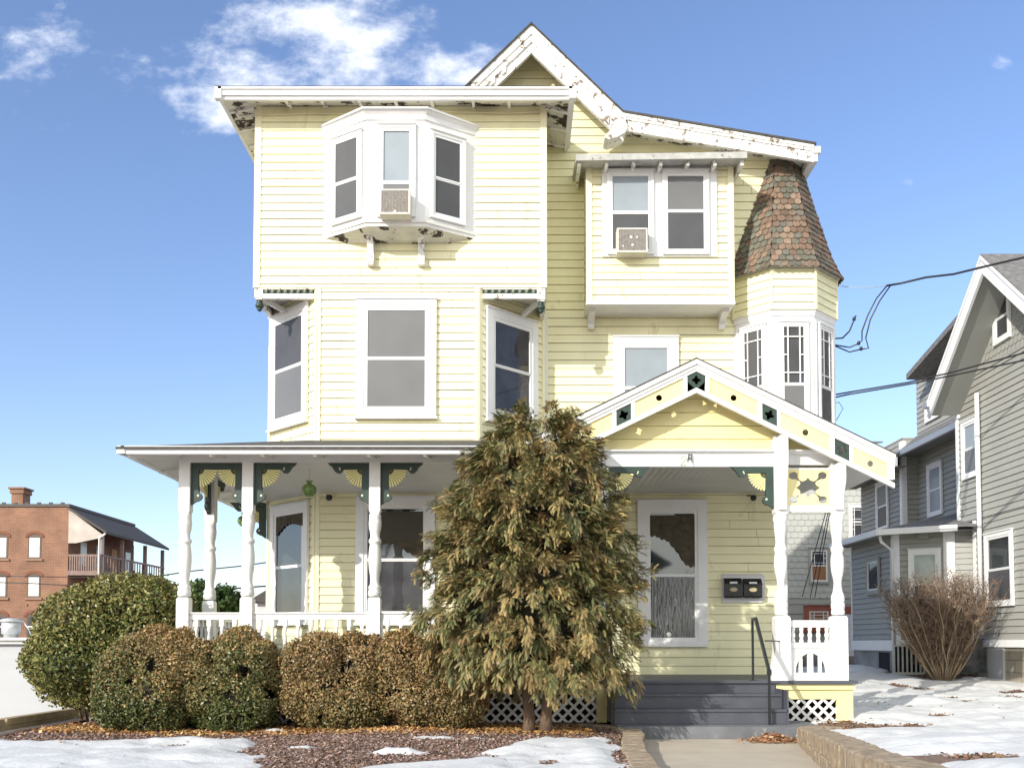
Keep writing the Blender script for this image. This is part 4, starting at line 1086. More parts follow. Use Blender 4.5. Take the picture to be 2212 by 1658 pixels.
# ================================================================== GROUND
def sstep(a, b, x):
    t = np.clip((x - a) / (b - a), 0, 1); return t * t * (3 - 2 * t)
def wallx(y):      # inner faces of the two retaining walls beside the walk
    y = np.asarray(y, dtype=float)
    xl = np.interp(y, [-9, -6, -4, -3, -2.4], [1.12, 1.16, 1.27, 1.42, 1.48]); xr = np.interp(y, [-9, -6.2, -5.1, -3.9, -2.8], [2.3, 2.72, 2.92, 3.14, 3.33])
    return xl, xr
def ground(x, y):
    x = np.asarray(x, dtype=float); y = np.asarray(y, dtype=float)
    xl, xr = wallx(y)
    left = .115 + .02 * np.sin(x * 1.3) * np.sin(y * .9 + 1) - .16 * sstep(5.86, 6.0, -x)
    yc = np.clip(y, -9, 9)
    right = .115 + .048 * np.maximum(0, yc + 2) + .05 * np.maximum(0, -2.8 - yc) + .02 * (np.clip(x, 3, 14) - 3.5) + .025 * np.sin(x * 1.1 + 2) * np.sin(y * .8)
    mid = -.06
    wl = sstep(0, .12, x - (xl - .16)); wr = sstep(0, .12, x - (xr + .05))
    f = sstep(-2.3, -2.2, -y)      # only in front of the steps
    wl = np.where(y > -2.2, sstep(.8, 1.0, x), wl); wr = np.where(y > -2.2, sstep(3.8, 3.9, x), wr)
    return left * (1 - wl) + (mid * (1 - wr) + right * wr) * wl
gxs = np.unique(np.concatenate([np.linspace(-260, -12, 24), np.linspace(-12, -8, 12), np.arange(-8, 14, .09), np.linspace(14, 30, 20), np.linspace(30, 260, 20)]))
gys = np.unique(np.concatenate([np.linspace(-60, -12, 14), np.arange(-12, 2, .09), np.linspace(2, 10, 60), np.linspace(10, 60, 20), np.linspace(60, 600, 16)]))
GX, GY = np.meshgrid(gxs, gys)
GZ = ground(GX, GY)
nx_, ny_ = len(gxs), len(gys)
idx = np.arange(nx_ * ny_).reshape(ny_, nx_)
Q = np.stack([idx[:-1, :-1], idx[:-1, 1:], idx[1:, 1:], idx[1:, :-1]], -1).reshape(-1, 4)
g = nmesh('ground', np.c_[GX.ravel(), GY.ravel(), GZ.ravel()], Q, MULCH, origin=(0, 0, 0), smooth=True); tag(g, kind='structure')

def gp(px, py, z=.115):   # photo point on a level plane
    d = ray(px, py); t = (z - CAM[2]) / d.z
    return (CAM[0] + d.x * t, CAM[1] + d.y * t)
def sdpoly(X, Y, P):
    P = np.array(P); d = np.full(X.shape, 1e9); ins = np.zeros(X.shape, bool)
    for i in range(len(P)):
        a, b = P[i], P[(i + 1) % len(P)]; e = b - a; wx, wy = X - a[0], Y - a[1]
        t = np.clip((wx * e[0] + wy * e[1]) / (e @ e), 0, 1)
        d = np.minimum(d, np.hypot(wx - e[0] * t, wy - e[1] * t))
        c = (a[1] > Y) != (b[1] > Y)
        with np.errstate(divide='ignore', invalid='ignore'):
            ins ^= c & (X < (b[0] - a[0]) * (Y - a[1]) / (b[1] - a[1]) + a[0])
    return np.where(ins, d, -d)
def vnoise(X, Y, s, seed=0):
    r = np.random.default_rng(seed); T = r.random((64, 64)); x, y = X * s, Y * s
    xi, yi = np.floor(x).astype(int), np.floor(y).astype(int); fx, fy = x - xi, y - yi; fx = fx * fx * (3 - 2 * fx); fy = fy * fy * (3 - 2 * fy)
    g_ = lambda i, j: T[(xi + i) % 64, (yi + j) % 64]
    return (g_(0, 0) * (1 - fx) + g_(1, 0) * fx) * (1 - fy) + (g_(0, 1) * (1 - fx) + g_(1, 1) * fx) * fy
def fbm(X, Y, s, seed=0, o=4): return sum(vnoise(X, Y, s * 2 ** k, seed + k) * .5 ** k for k in range(o)) / sum(.5 ** k for k in range(o)) - .5
sxs = np.arange(-9, 13.5, .055); sys_ = np.arange(-9.5, 7.5, .055)
SXX, SYY = np.meshgrid(sxs, sys_)
Lp = [gp(*p) for p in ((-300, 1606), (0, 1606), (200, 1603), (330, 1597), (430, 1594), (520, 1598), (548, 1612), (540, 1636), (620, 1664), (700, 1664), (840, 1652), (960, 1642), (1050, 1630), (1120, 1612), (1160, 1598), (1250, 1596), (1318, 1594))] + [(1.0, -5.4), (.95, -8), (.9, -9.4), (-8.9, -9.4)]
small = [(1021, 1596, .32, .10), (1212, 1575, .13, .07), (892, 1582, .1, .05), (650, 1615, .15, .05), (860, 1625, .14, .06), (560, 1578, .3, .05), (1110, 1592, .12, .03)]
sdL = sdpoly(SXX, SYY, Lp)
for px, py, a_, b_ in small:
    c = gp(px, py); sdL = np.maximum(sdL, (1 - np.hypot((SXX - c[0]) / a_, (SYY - c[1]) / b_)) * .12)
xl_, xr_ = wallx(SYY)
Rr_ = np.minimum(np.where(SYY < -2.2, SXX - (xr_ + .30), SXX - 3.75), 9)
Rr_ = np.where((SXX < 4.47) & (SYY > -1.5), -1, Rr_)
Rr_ = np.minimum(Rr_, 1.0)
for px, py, a_, b_, z in ((1868, 1556, .75, .42, .2), (1990, 1640, .95, .38, .3), (2120, 1655, .7, .3, .3), (1915, 1608, .3, .10, .3), (2205, 1504, .5, .25, .3), (2030, 1468, .75, 1.1, .45), (2190, 1462, 1.6, 1.2, .45)):
    c = gp(px, py, z); Rr_ = np.minimum(Rr_, (np.hypot((SXX - c[0]) / a_, (SYY - c[1]) / b_) - 1) * .3)
sd = np.maximum(sdL, Rr_)
n_ = fbm(SXX, SYY, 2.3, 5) * 1.0 + fbm(SXX, SYY, 9, 9) * .5
near = np.clip(.25 - np.abs(sd), 0, .25) / .25
th_ = np.clip(sd, -.25, .30) * .16 + n_ * np.where(SXX < 1.4, .105, .08) * (.2 + 1.3 * near) + .004 + np.clip(sd, 0, .4) * fbm(SXX, SYY, 1.9, 40, 5) * .45
SZ = ground(SXX, SYY) + np.minimum(th_, .075)
keep = th_ > -.006
ids = np.arange(SXX.size).reshape(SXX.shape)
Qs = np.stack([ids[:-1, :-1], ids[:-1, 1:], ids[1:, 1:], ids[1:, :-1]], -1).reshape(-1, 4)
kk = (keep[:-1, :-1] | keep[:-1, 1:] | keep[1:, 1:] | keep[1:, :-1]).ravel()
Qs = Qs[kk]; used_ = np.unique(Qs); remap = -np.ones(SXX.size, int); remap[used_] = np.arange(len(used_))
sn = nmesh('snow', np.c_[SXX.ravel(), SYY.ravel(), SZ.ravel()][used_], remap[Qs], SNOW, smooth=True); tag(sn, kind='structure')

m = MB(); ys_w = np.linspace(-9, -2.3, 20)
for i in range(19):
    (l0, r0), (l1, r1) = wallx(ys_w[i]), wallx(ys_w[i + 1])
    m.quad((float(l0) - .05, ys_w[i], .0), (float(r0) + .1, ys_w[i], .0), (float(r1) + .1, ys_w[i + 1], .0), (float(l1) - .05, ys_w[i + 1], .0))
tag(m.build('walkway', CONC), kind='structure')
m = MB(); m.quad((-6.68, -9, .05), (-5.93, -9, .05), (-5.93, 3, .07), (-6.68, 3, .07)); tag(m.build('side_path', CONC), kind='structure')
m = MB(); m.quad((-14, -14, .0), (-6.9, -14, .0), (-6.9, 6, .0), (-14, 6, .0)); tag(m.build('driveway', mat('worn_asphalt', (.11, .10, .095), .9, .2, 3, .5, 60)), kind='structure')

# ---- retaining walls of stone blocks
def block_wall(name, label, pts, w, h0, h1, bl, courses):
    o_ = empty(name, (pts[0][0], pts[0][1], 0)); tag(o_, label, 'retaining wall')
    P = [Vector((x, y)) for x, y in pts]; ds = [0]
    for i in range(len(P) - 1): ds.append(ds[-1] + (P[i + 1] - P[i]).length)
    T = ds[-1]
    def at_(s):
        for i in range(len(P) - 1):
            if s <= ds[i + 1] or i == len(P) - 2:
                f = (s - ds[i]) / (ds[i + 1] - ds[i]); return P[i].lerp(P[i + 1], f), (P[i + 1] - P[i]).normalized()
    for c in range(courses):
        m = MB(); s = -(bl / 2) * (c % 2)
        while s < T:
            a, b = max(0, s + .004), min(T, s + bl - .004)
            if b - a > .05:
                q, d = at_((a + b) / 2); n = Vector((-d.y, d.x)); f = (a + b) / 2 / T; h = h0 + (h1 - h0) * f
                z0, z1 = -.05 + (h + .05) * c / courses + .002, -.05 + (h + .05) * (c + 1) / courses - .001
                hw = (b - a) / 2; j = random.uniform(-.012, .012)
                def ringp(z, e): return [(q.x + d.x * i_ * (hw - e) + n.x * (k_ * (w / 2 - e) + j), q.y + d.y * i_ * (hw - e) + n.y * (k_ * (w / 2 - e) + j), z + random.uniform(-.003, .003)) for i_, k_ in ((-1, -1), (1, -1), (1, 1), (-1, 1))]
                a0_, a1_, a2_, a3_ = ringp(z0, .008), ringp(z0 + .012, 0), ringp(z1 - .014, 0), ringp(z1, .012)
                m.loft(a1_, a0_); m.loft(a2_, a1_); m.loft(a3_, a2_)
            s += bl
        m.build('block_course', STONE, o_)
    return o_
block_wall('retaining_wall', 'low curved tan block edging between the snowy front bed and the concrete walk', [(.82, -1.62), (1.05, -1.8), (1.25, -2.1), (1.36, -2.5), (1.35, -3.1), (1.25, -3.8), (1.17, -4.6), (1.08, -6), (1.02, -9)], .24, .14, .17, .26, 2)
block_wall('retaining_wall', 'taller curved tan block wall holding the snowy lawn on the right of the walk', [(3.95, -2.25), (3.68, -2.40), (3.50, -2.75), (3.34, -3.5), (3.22, -4.2), (3.02, -5.2), (2.85, -6.1), (2.5, -7.6), (2.3, -9)], .28, .15, .50, .30, 2)
def lpt(px, py, z=.08): return gp(px, py, z)
m = MB(); a, b = (-6.75, -9), (-6.75, 1.0)
for y0 in (-9.0, -6.6, -4.2, -1.8, .6): m.wbox(-6.82, -6.66, y0, y0 + 2.38, -.05, .12 + random.uniform(-.004, .004)); m.wbox(-6.80, -6.66, y0 + .02, y0 + 2.36, .122, .21)
tag(m.build('landscape_timber', TIMB), 'weathered brown timber edging beside the narrow concrete path on the left', 'timber edging')
be = empty('brick_edging', (-5.9, -3, .05)); tag(be, 'row of dark edging bricks standing between path and mulch at the far left', 'brick edging')
y = -8.6
while y < -1.35:
    m = MB(); m.wbox(-5.96, -5.85, y, y + .20, .02, .155 + random.uniform(-.012, .01)); m.build('edging_brick', DBRICK, be); y += .245

# ---- leaves, chips and litter on the ground
def litter(name, label, n, area, size, pal, mt, zoff=.006, cat=None, pile=None):
    X, Y = area(n); th = rng.random(len(X)) * 2 * np.pi; s = size * rng.uniform(.5, 1.3, len(X)); n = len(X)
    Z = ground(X, Y) + zoff + (pile(X, Y) if pile else 0)
    t1 = rng.normal(0, .45, (n, 2)); u_ = np.c_[np.cos(th), np.sin(th), t1[:, 0]] * s[:, None]; v_ = np.c_[-np.sin(th), np.cos(th), t1[:, 1]] * (s * .6)[:, None]
    c = np.c_[X, Y, Z + s * .25]
    V = np.stack([c - u_, c - v_, c + u_, c + v_], 1).reshape(-1, 3); F_ = np.arange(4 * n).reshape(n, 4)
    col = np.array(pal)[rng.integers(0, len(pal), n)] * rng.uniform(.7, 1.25, (n, 1))
    o = nmesh(name, V, F_, mt, col=col); tag(o, label, cat, kind='stuff'); return o
LEAFM = mat('loose_leaf', (.3, .2, .1), .7, .1, 20, attr='Col')
def areaL(n):
    X = rng.uniform(-6.0, 1.3, n); Y = rng.uniform(-6.5, -1.2, n)
    xl, _ = wallx(Y); k = (X < np.where(Y < -2.2, xl - .2, .9)); X, Y = X[k], Y[k]
    i = np.clip(((X - sxs[0]) / .055).astype(int), 0, len(sxs) - 1); j = np.clip(((Y - sys_[0]) / .055).astype(int), 0, len(sys_) - 1)
    k = th_[j, i] < .002 + (rng.random(len(X)) < .004) * .1; return X[k], Y[k]
litter('mulch_chips', 'red brown stone mulch chips over the front bed', 52000, areaL, .017, [(.27, .16, .12), (.19, .12, .09), (.33, .21, .15), (.42, .30, .25), (.13, .08, .07), (.26, .19, .17)], LEAFM, cat='mulch')
def areaR(n):
    X = rng.uniform(3.3, 12, n); Y = rng.uniform(-7.5, 6.5, n); i = np.clip(((X - sxs[0]) / .055).astype(int), 0, len(sxs) - 1); j = np.clip(((Y - sys_[0]) / .055).astype(int), 0, len(sys_) - 1)
    k = (th_[j, i] < .0) & (X > wallx(Y)[1] + .3); return X[k], Y[k]
litter('mulch_chips', 'brown bark mulch showing through the snow on the right lawn', 45000, areaR, .022, [(.20, .10, .06), (.13, .07, .05), (.28, .16, .09), (.24, .17, .08)], LEAFM, cat='mulch')
def areaB(n):
    X = rng.uniform(-6.0, .9, n); Y = -2.35 + rng.normal(0, .32, n); return X, Y
litter('dead_leaves', 'orange brown dead leaves scattered under the hedge and evergreen', 9000, areaB, .026, [(.42, .20, .06), (.50, .28, .10), (.33, .15, .05), (.55, .38, .18)], LEAFM, .012, 'dead leaves')
def areaP(n):
    c = (3.08, -2.62); return c[0] + rng.normal(0, .13, n), c[1] + rng.normal(0, .12, n)
litter('leaf_pile', 'small heap of curled brown leaves in the corner of step and block wall', 520, areaP, .035, [(.45, .24, .12), (.36, .18, .09), (.55, .34, .2), (.28, .14, .08)], LEAFM, .065, 'leaf pile', lambda X, Y: .10 * np.exp(-((X - 3.12) ** 2 + (Y + 2.55) ** 2) / .03) * rng.random(len(X)))

# ================================================================== SHRUBS AND TREES
def noise3(P, f, seed):
    r = np.random.default_rng(seed); s = 0
    for k in range(6):
        w = r.normal(0, 1, 3); w = w / np.linalg.norm(w) * f * (1 + .35 * k); s = s + np.sin(P @ w + r.random() * 6.28) * .8 ** k
    return s / 2.6
FOL = mat('boxwood_leaf', (.1, .12, .05), .38, .12, 6, attr='Col', spec=.3)
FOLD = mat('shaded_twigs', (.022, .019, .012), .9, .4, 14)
BARK = mat('brown_bark', (.16, .105, .07), .9, .3, 14, .9, 40, stretch=(1, 1, .3))
def blob_core(m, b, k, seed, p=2.0):
    cx, cy, cz, rx, ry, rz = b; n, q = 14, 9; vs = []; fs = []
    for j in range(q + 1):
        ph = math.pi * j / q
        for i in range(n):
            t = 2 * math.pi * i / n; d = np.array([math.sin(ph) * math.cos(t), math.sin(ph) * math.sin(t), math.cos(ph)])
            w = k / float((np.abs(d) ** p).sum()) ** (1 / p) * (1 + .10 * float(noise3(d[None] * 1.0, 3.5, seed)[0])); vs.append((cx + rx * w * d[0], cy + ry * w * d[1], max(.13, cz + rz * w * d[2])))
    for j in range(q):
        for i in range(n): fs.append((j * n + i, j * n + (i + 1) % n, (j + 1) * n + (i + 1) % n, (j + 1) * n + i))
    m.add(vs, fs)
def shrub(name, label, blobs, n, leaf, pal, top_pal=None, cat='shrub', group=None, lump=.13, thin=-.6, zmin=.14, seed=1, core=.74, twig=None, p=2.0):
    B = np.array(blobs, float); c0 = B[:, :3].mean(0); gz_ = float(ground(c0[0], c0[1]))
    root = empty(name, (c0[0], c0[1], gz_)); tag(root, label, cat, group)
    area = (B[:, 3] * B[:, 4] + B[:, 3] * B[:, 5] + B[:, 4] * B[:, 5]); cnt = (n * area / area.sum()).astype(int); PP = []; NN = []
    for b, c in zip(B, cnt):
        d = rng.normal(0, 1, (c, 3)); d /= np.linalg.norm(d, axis=1)[:, None]
        d = d / (np.abs(d) ** p).sum(1)[:, None] ** (1 / p)
        f = 1 + lump * noise3(d * b[3:] + b[:3], 3.6, seed) + lump * .65 * noise3(d * b[3:] + b[:3], 9, seed + 3)
        dep = rng.random(c) ** 1.6 * .20; dep = dep + .10 * np.maximum(0, noise3(d * b[3:] + b[:3], 13, seed + 5) - .35); P = b[:3] + d * b[3:] * (f - dep)[:, None]
        nn = d / b[3:]; nn /= np.linalg.norm(nn, axis=1)[:, None]
        k = noise3(P, 9.0, seed + 7) + .5 * noise3(P, 19, seed + 8) > thin - rng.random(c) * .35
        for o in B:
            if o is b or np.array_equal(o, b): continue
            k &= (np.abs((P - o[:3]) / (o[3:] * .86)) ** p).sum(1) > 1
        k &= P[:, 2] > zmin
        PP.append(P[k]); NN.append(nn[k])
    P, N = np.concatenate(PP), np.concatenate(NN); n = len(P)
    o1 = rng.normal(0, 1, (n, 3)) + N * .9; o1 /= np.linalg.norm(o1, axis=1)[:, None]
    u_ = np.cross(o1, rng.normal(0, 1, (n, 3))); u_ /= np.linalg.norm(u_, axis=1)[:, None]; v_ = np.cross(o1, u_)
    s = leaf * rng.uniform(.6, 1.25, n)[:, None]
    P = P + rng.normal(0, leaf * .6, (n, 3)) + N * (np.maximum(0, rng.normal(0, 1, n) - 1.5) * leaf * 2.2)[:, None]
    V = np.stack([P - u_ * s, P - v_ * s * .55 + o1 * s * .12, P + u_ * s, P + v_ * s * .55 + o1 * s * .12], 1).reshape(-1, 3)
    pal = np.array(pal); w = np.clip((noise3(P, 2.2, seed + 20) + rng.normal(0, .55, n)) * .25 + .5, 0, .999)
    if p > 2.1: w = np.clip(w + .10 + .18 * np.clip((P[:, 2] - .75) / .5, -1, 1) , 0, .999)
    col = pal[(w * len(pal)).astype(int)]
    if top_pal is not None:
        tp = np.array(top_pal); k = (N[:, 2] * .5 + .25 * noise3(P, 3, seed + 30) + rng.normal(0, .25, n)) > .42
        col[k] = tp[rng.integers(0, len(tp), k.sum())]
    col = col * rng.uniform(.75, 1.25, (n, 1))
    nmesh('foliage', V, np.arange(4 * n).reshape(n, 4), FOL, root, col=col)
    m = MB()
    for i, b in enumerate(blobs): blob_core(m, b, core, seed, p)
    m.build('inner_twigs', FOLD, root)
    m = MB()
    for b in blobs:
        for i in range(9):
            t = random.uniform(0, 6.28); e = random.uniform(.3, .8)
            x1, y1 = b[0] + b[3] * e * math.cos(t), b[1] + b[4] * e * math.sin(t)
            m.tube([(b[0] + .1 * math.cos(t), b[1] + .1 * math.sin(t), gz_ - .02), ((b[0] + x1) / 2, (b[1] + y1) / 2, gz_ + .14 + .1 * e), (x1, y1, max(.3, b[2] - b[5] * .45))], [.018, .014, .007], 5)
    m.build('stem', BARK, root)
    return root
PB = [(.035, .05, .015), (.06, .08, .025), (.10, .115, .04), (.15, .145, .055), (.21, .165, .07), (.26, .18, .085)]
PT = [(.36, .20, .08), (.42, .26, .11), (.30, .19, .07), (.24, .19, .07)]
def xz(px, py, y): a, b = A(FX(y), px, py); return a, b
def ell(px0, py0, px1, py1, y, ry):    # ellipsoid from its box in the photo
    x0, z1 = xz(px0, py0, y)[0], xz((px0 + px1) / 2, py0, y)[1]; x1, z0 = xz(px1, py0, y)[0], xz((px0 + px1) / 2, py1, y)[1]
    return ((x0 + x1) / 2, y, (z0 + z1) / 2, (x1 - x0) / 2, ry, (z1 - z0) / 2)
GRP = 'clipped boxwood bushes in front of the porch'
PG = [(.045, .07, .02), (.09, .12, .035), (.155, .17, .055), (.25, .23, .075), (.20, .17, .06), (.04, .06, .02), (.32, .27, .11)]
shrub('shrub', 'tallest broad green rounded shrub at the left end of the porch', [ell(60, 1330, 330, 1530, -1.0, .95), ell(95, 1265, 320, 1460, -.8, 1.0), ell(170, 1240, 405, 1400, -.6, .9), ell(240, 1262, 400, 1500, -.8, .7)], 62000, .030, PG, [(.20, .19, .06), (.25, .19, .06), (.15, .18, .05)], group=None, lump=.10, seed=4, cat='shrub')
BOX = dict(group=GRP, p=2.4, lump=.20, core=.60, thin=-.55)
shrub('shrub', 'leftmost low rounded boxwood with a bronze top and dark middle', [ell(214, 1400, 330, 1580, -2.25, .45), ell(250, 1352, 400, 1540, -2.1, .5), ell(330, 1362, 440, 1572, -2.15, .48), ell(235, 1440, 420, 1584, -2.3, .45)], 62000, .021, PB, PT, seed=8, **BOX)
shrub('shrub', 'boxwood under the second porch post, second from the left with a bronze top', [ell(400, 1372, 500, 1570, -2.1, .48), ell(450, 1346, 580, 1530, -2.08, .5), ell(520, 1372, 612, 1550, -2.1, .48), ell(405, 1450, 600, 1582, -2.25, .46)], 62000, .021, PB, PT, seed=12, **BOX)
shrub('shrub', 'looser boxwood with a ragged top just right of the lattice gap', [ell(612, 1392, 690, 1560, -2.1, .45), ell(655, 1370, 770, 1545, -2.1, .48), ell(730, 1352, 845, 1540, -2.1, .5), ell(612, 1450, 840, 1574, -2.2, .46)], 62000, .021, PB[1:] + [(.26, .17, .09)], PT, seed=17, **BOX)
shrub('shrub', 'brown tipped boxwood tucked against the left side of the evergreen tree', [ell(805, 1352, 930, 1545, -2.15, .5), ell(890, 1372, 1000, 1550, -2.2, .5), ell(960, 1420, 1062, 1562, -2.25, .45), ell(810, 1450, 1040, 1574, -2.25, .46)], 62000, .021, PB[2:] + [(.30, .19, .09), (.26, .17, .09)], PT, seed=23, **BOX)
shrub('hedge', 'dark green hedge seen behind the railing beyond the porch side', [ell(395, 1252, 470, 1420, 2.6, .8), ell(440, 1262, 525, 1420, 3.0, .8)], 9000, .045, [(.03, .06, .015), (.05, .09, .025), (.08, .12, .03), (.10, .11, .04)], seed=31, cat='hedge')

# ---- the evergreen with drooping flat sprays
def spray_template():
    q = []
    def blade(p, d, L, w):
        n_ = np.array([-d[1], d[0]]); p = np.array(p); e = p + np.array(d) * L
        q.append([p - n_ * w * .5, p + n_ * w * .5, e + n_ * w * .12, e - n_ * w * .12])
    blade((0, 0), (1, 0), 1.0, .07)
    for i in range(6):
        t = .12 + .14 * i; L = .42 * (1 - t * .62)
        for s in (-1, 1):
            a = R(40 - 8 * t) * s; blade((t, 0), (math.cos(a), math.sin(a)), L, .085)
    return np.array(q).reshape(-1, 2)
ST = spray_template(); nq = len(ST) // 4
tree = empty('evergreen_tree', (A(FX(-2.55), 1155, 1560)[0], -2.55, .1)); tag(tree, 'bushy bronze green evergreen with drooping feathery sprays in front of the porch', 'evergreen tree')
YT = -2.55
prof_t = [(892, 1150, 1226), (908, 1108, 1242), (925, 1078, 1252), (955, 1050, 1268), (1000, 1010, 1298), (1050, 986, 1328), (1100, 962, 1338), (1150, 932, 1358), (1200, 908, 1374), (1250, 893, 1386), (1300, 882, 1392), (1350, 886, 1392), (1400, 900, 1386), (1450, 955, 1372), (1480, 1010, 1340)]
pz = np.array([xz(1150, p[0], YT)[1] for p in prof_t])[::-1]; pl0 = np.array([xz(p[1], p[0], YT)[0] for p in prof_t])[::-1]; pr0 = np.array([xz(p[2], p[0], YT)[0] for p in prof_t])[::-1]
def crown(z): l = np.interp(z, pz, pl0); r = np.interp(z, pz, pr0); return (l + r) / 2, (r - l) / 2
nC = 980; zc = np.interp(rng.random(nC), np.linspace(0, 1, 50), np.linspace(pz[0] + .12, pz[-1] - .05, 50))
wgt = crown(zc)[1]; kp = rng.random(nC) < (.35 + .65 * wgt / wgt.max()); zc = zc[kp]; nC = len(zc)
thc = np.where(rng.random(nC) < .78, rng.uniform(-np.pi, 0, nC), rng.uniform(0, np.pi, nC))   # most clumps on the street side
cxm, hw_t = crown(zc); f_ = rng.uniform(.52, .93, nC)
CX = cxm + hw_t * f_ * np.cos(thc); CYY = YT + np.minimum(hw_t, 1.05) * f_ * np.sin(thc); CZ = zc
V_, C_ = [], []
pal_t = np.array([(.31, .24, .095), (.25, .215, .08), (.20, .19, .07), (.13, .145, .05), (.35, .255, .10), (.08, .10, .035), (.16, .17, .065), (.26, .17, .07)])
tipx = ST.reshape(-1, 4, 2)[:, :, 0].mean(1)
for i in range(nC):
    out = np.array([math.cos(thc[i]), math.sin(thc[i]), 0]); h = (CZ[i] - pz[0]) / (pz[-1] - pz[0]); low_b = h < .3
    D = out * rng.uniform(.45, 1.0) + np.array([-out[1], out[0], 0]) * rng.normal(0, .55) + np.array([0, 0, rng.normal((-.40 if low_b else .12) + .9 * max(0, h - .72), .38)]) + rng.normal(0, .25, 3); D /= np.linalg.norm(D)
    S_ = np.cross(D, [0, 0, 1]); S_ /= np.linalg.norm(S_) + 1e-9; U_ = np.cross(S_, D)
    LC_ = rng.uniform(.17, .40) * (.8 if h > .85 else 1); wd = rng.uniform(.05, .10); base = pal_t[rng.integers(0, len(pal_t))]
    k = int(rng.uniform(52, 80)); t = rng.random(k) ** .8; sd = rng.choice([-1, 1], k)
    for j in range(k):
        a = R(rng.uniform(5, 50) * (1.1 - t[j])) * sd[j]
        p0 = np.array([CX[i], CYY[i], CZ[i]]) - out * .05 + D * (t[j] * LC_) + S_ * (sd[j] * rng.uniform(0, wd) * (1.15 - t[j])) + U_ * rng.normal(0, .035) - np.array([0, 0, .22 * t[j] ** 2 * LC_])
        d = D * math.cos(a) + S_ * math.sin(a) + np.array([0, 0, -.14 * t[j]]) + rng.normal(0, .36, 3); d /= np.linalg.norm(d)
        nrm = U_ + rng.normal(0, .38, 3); nrm -= d * (nrm @ d); nrm /= np.linalg.norm(nrm); sv = np.cross(nrm, d)
        L = rng.uniform(.055, .12); x, y = ST[:, 0] * L, ST[:, 1] * L * .8
        P = p0 + x[:, None] * d + y[:, None] * sv - nrm * (x ** 2 / L * .25)[:, None]; P[:, 2] -= .15 * x ** 2 / L
        V_.append(P); c = (base if rng.random() < .6 else pal_t[rng.integers(0, len(pal_t))]) * rng.uniform(.6, 1.3); c2 = np.array((.38, .26, .12)) if rng.random() < .45 else c * 1.3
        f = (tipx ** 2 * .8 * t[j])[:, None]; C_.append(c * (1 - f) + c2 * f)
V_ = np.concatenate(V_); C_ = np.concatenate(C_); V_[:, 2] = np.maximum(V_[:, 2], .42)
CED = mat('cedar_spray', (.15, .13, .06), .6, .1, 8, attr='Col')
nmesh('foliage', V_, np.arange(len(V_)).reshape(-1, 4), CED, tree, col=C_)
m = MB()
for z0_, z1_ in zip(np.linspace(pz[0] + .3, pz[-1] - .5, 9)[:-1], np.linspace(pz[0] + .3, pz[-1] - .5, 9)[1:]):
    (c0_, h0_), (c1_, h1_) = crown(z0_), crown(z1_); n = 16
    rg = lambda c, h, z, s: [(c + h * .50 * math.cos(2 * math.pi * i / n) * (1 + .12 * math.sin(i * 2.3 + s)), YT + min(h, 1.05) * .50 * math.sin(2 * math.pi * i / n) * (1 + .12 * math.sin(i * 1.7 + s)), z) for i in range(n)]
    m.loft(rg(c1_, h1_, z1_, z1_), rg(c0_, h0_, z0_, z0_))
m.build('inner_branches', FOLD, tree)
for px0, px1 in ((1142, 1135), (1178, 1185)):
    x0 = xz(px0, 1560, YT)[0]; x1 = xz(px1, 1450, YT)[0]
    MB().tube([(x0, YT, .05), (x0 + .01, YT, .3), (x1, YT + .02, .75), (x1, YT, 1.6), (cxm.mean(), YT, 3.2)], [.085, .07, .06, .05, .02], 10).build('trunk', BARK, tree)
m = MB()
for i in range(46):
    z = float(rng.uniform(.7, pz[-1] - .5)); c, h = crown(z); t = float(rng.uniform(-3.6, .5)); h = float(h); c = float(c)
    m.tube([(c, YT, z - .1), (c + h * .5 * math.cos(t), YT + min(h, 1) * .5 * math.sin(t), z + .05), (c + h * .88 * math.cos(t), YT + min(h, 1) * .88 * math.sin(t), z - .02)], [.018, .012, .005], 4)
m.build('limb', BARK, tree)

# ---- bare many-stemmed bush on the lawn
def bare_bush(name, label, x, y, z, n, H, spread, mt, cat='bare bush', sub=7, r0=.014):
    root = empty(name, (x, y, z)); tag(root, label, cat); mS, mT = MB(), MB()
    for i in range(n):
        t = random.uniform(0, 6.28); e = random.random() ** .7; hh = H * random.uniform(.72, 1.0); X, Y, Z = x + .12 * math.cos(t), y + .12 * math.sin(t), z - .03; pts = [(X, Y, Z)]; k = 6
        w = random.uniform(-.3, .3)
        for q in range(1, k + 1):
            f = q / k; r = spread * e * f ** .8 * 1.0; tt = t + w * f
            pts.append((x + .12 * math.cos(t) + r * math.cos(tt) + random.uniform(-.06, .06), y + .12 * math.sin(t) + r * math.sin(tt) * .8 + random.uniform(-.03, .03), z + hh * f * (1 - .12 * e * f) + random.uniform(-.02, .02)))
        mS.tube(pts, [r0 * (1 - .75 * q / k) for q in range(k + 1)], 5)
        for q in range(2, k + 1):
            for s in range(sub):
                p = Vector(pts[q - 1]).lerp(Vector(pts[q]), random.random()); d = Vector((random.gauss(0, .6), random.gauss(0, .6), random.uniform(.1, 1))).normalized(); L = random.uniform(.12, .34) * H / 1.7
                p1 = p + d * L * .5 + Vector((0, 0, .02)); p2 = p1 + (d + Vector((random.gauss(0, .5), random.gauss(0, .5), .2))).normalized() * L * .6; mT.tube([p, p1, p2], [r0 * .36, r0 * .28, r0 * .14], 3)
                for _ in range(3):
                    d3 = Vector((random.gauss(0, .7), random.gauss(0, .7), random.uniform(-.2, .8))).normalized(); mT.tube([p1, p1 + d3 * L * .4], [r0 * .24, r0 * .12], 3)
    mS.build('stem', mt[0], root); mT.build('twigs', mt[1], root); return root
BX, BY = gp(2036, 1468, .5)
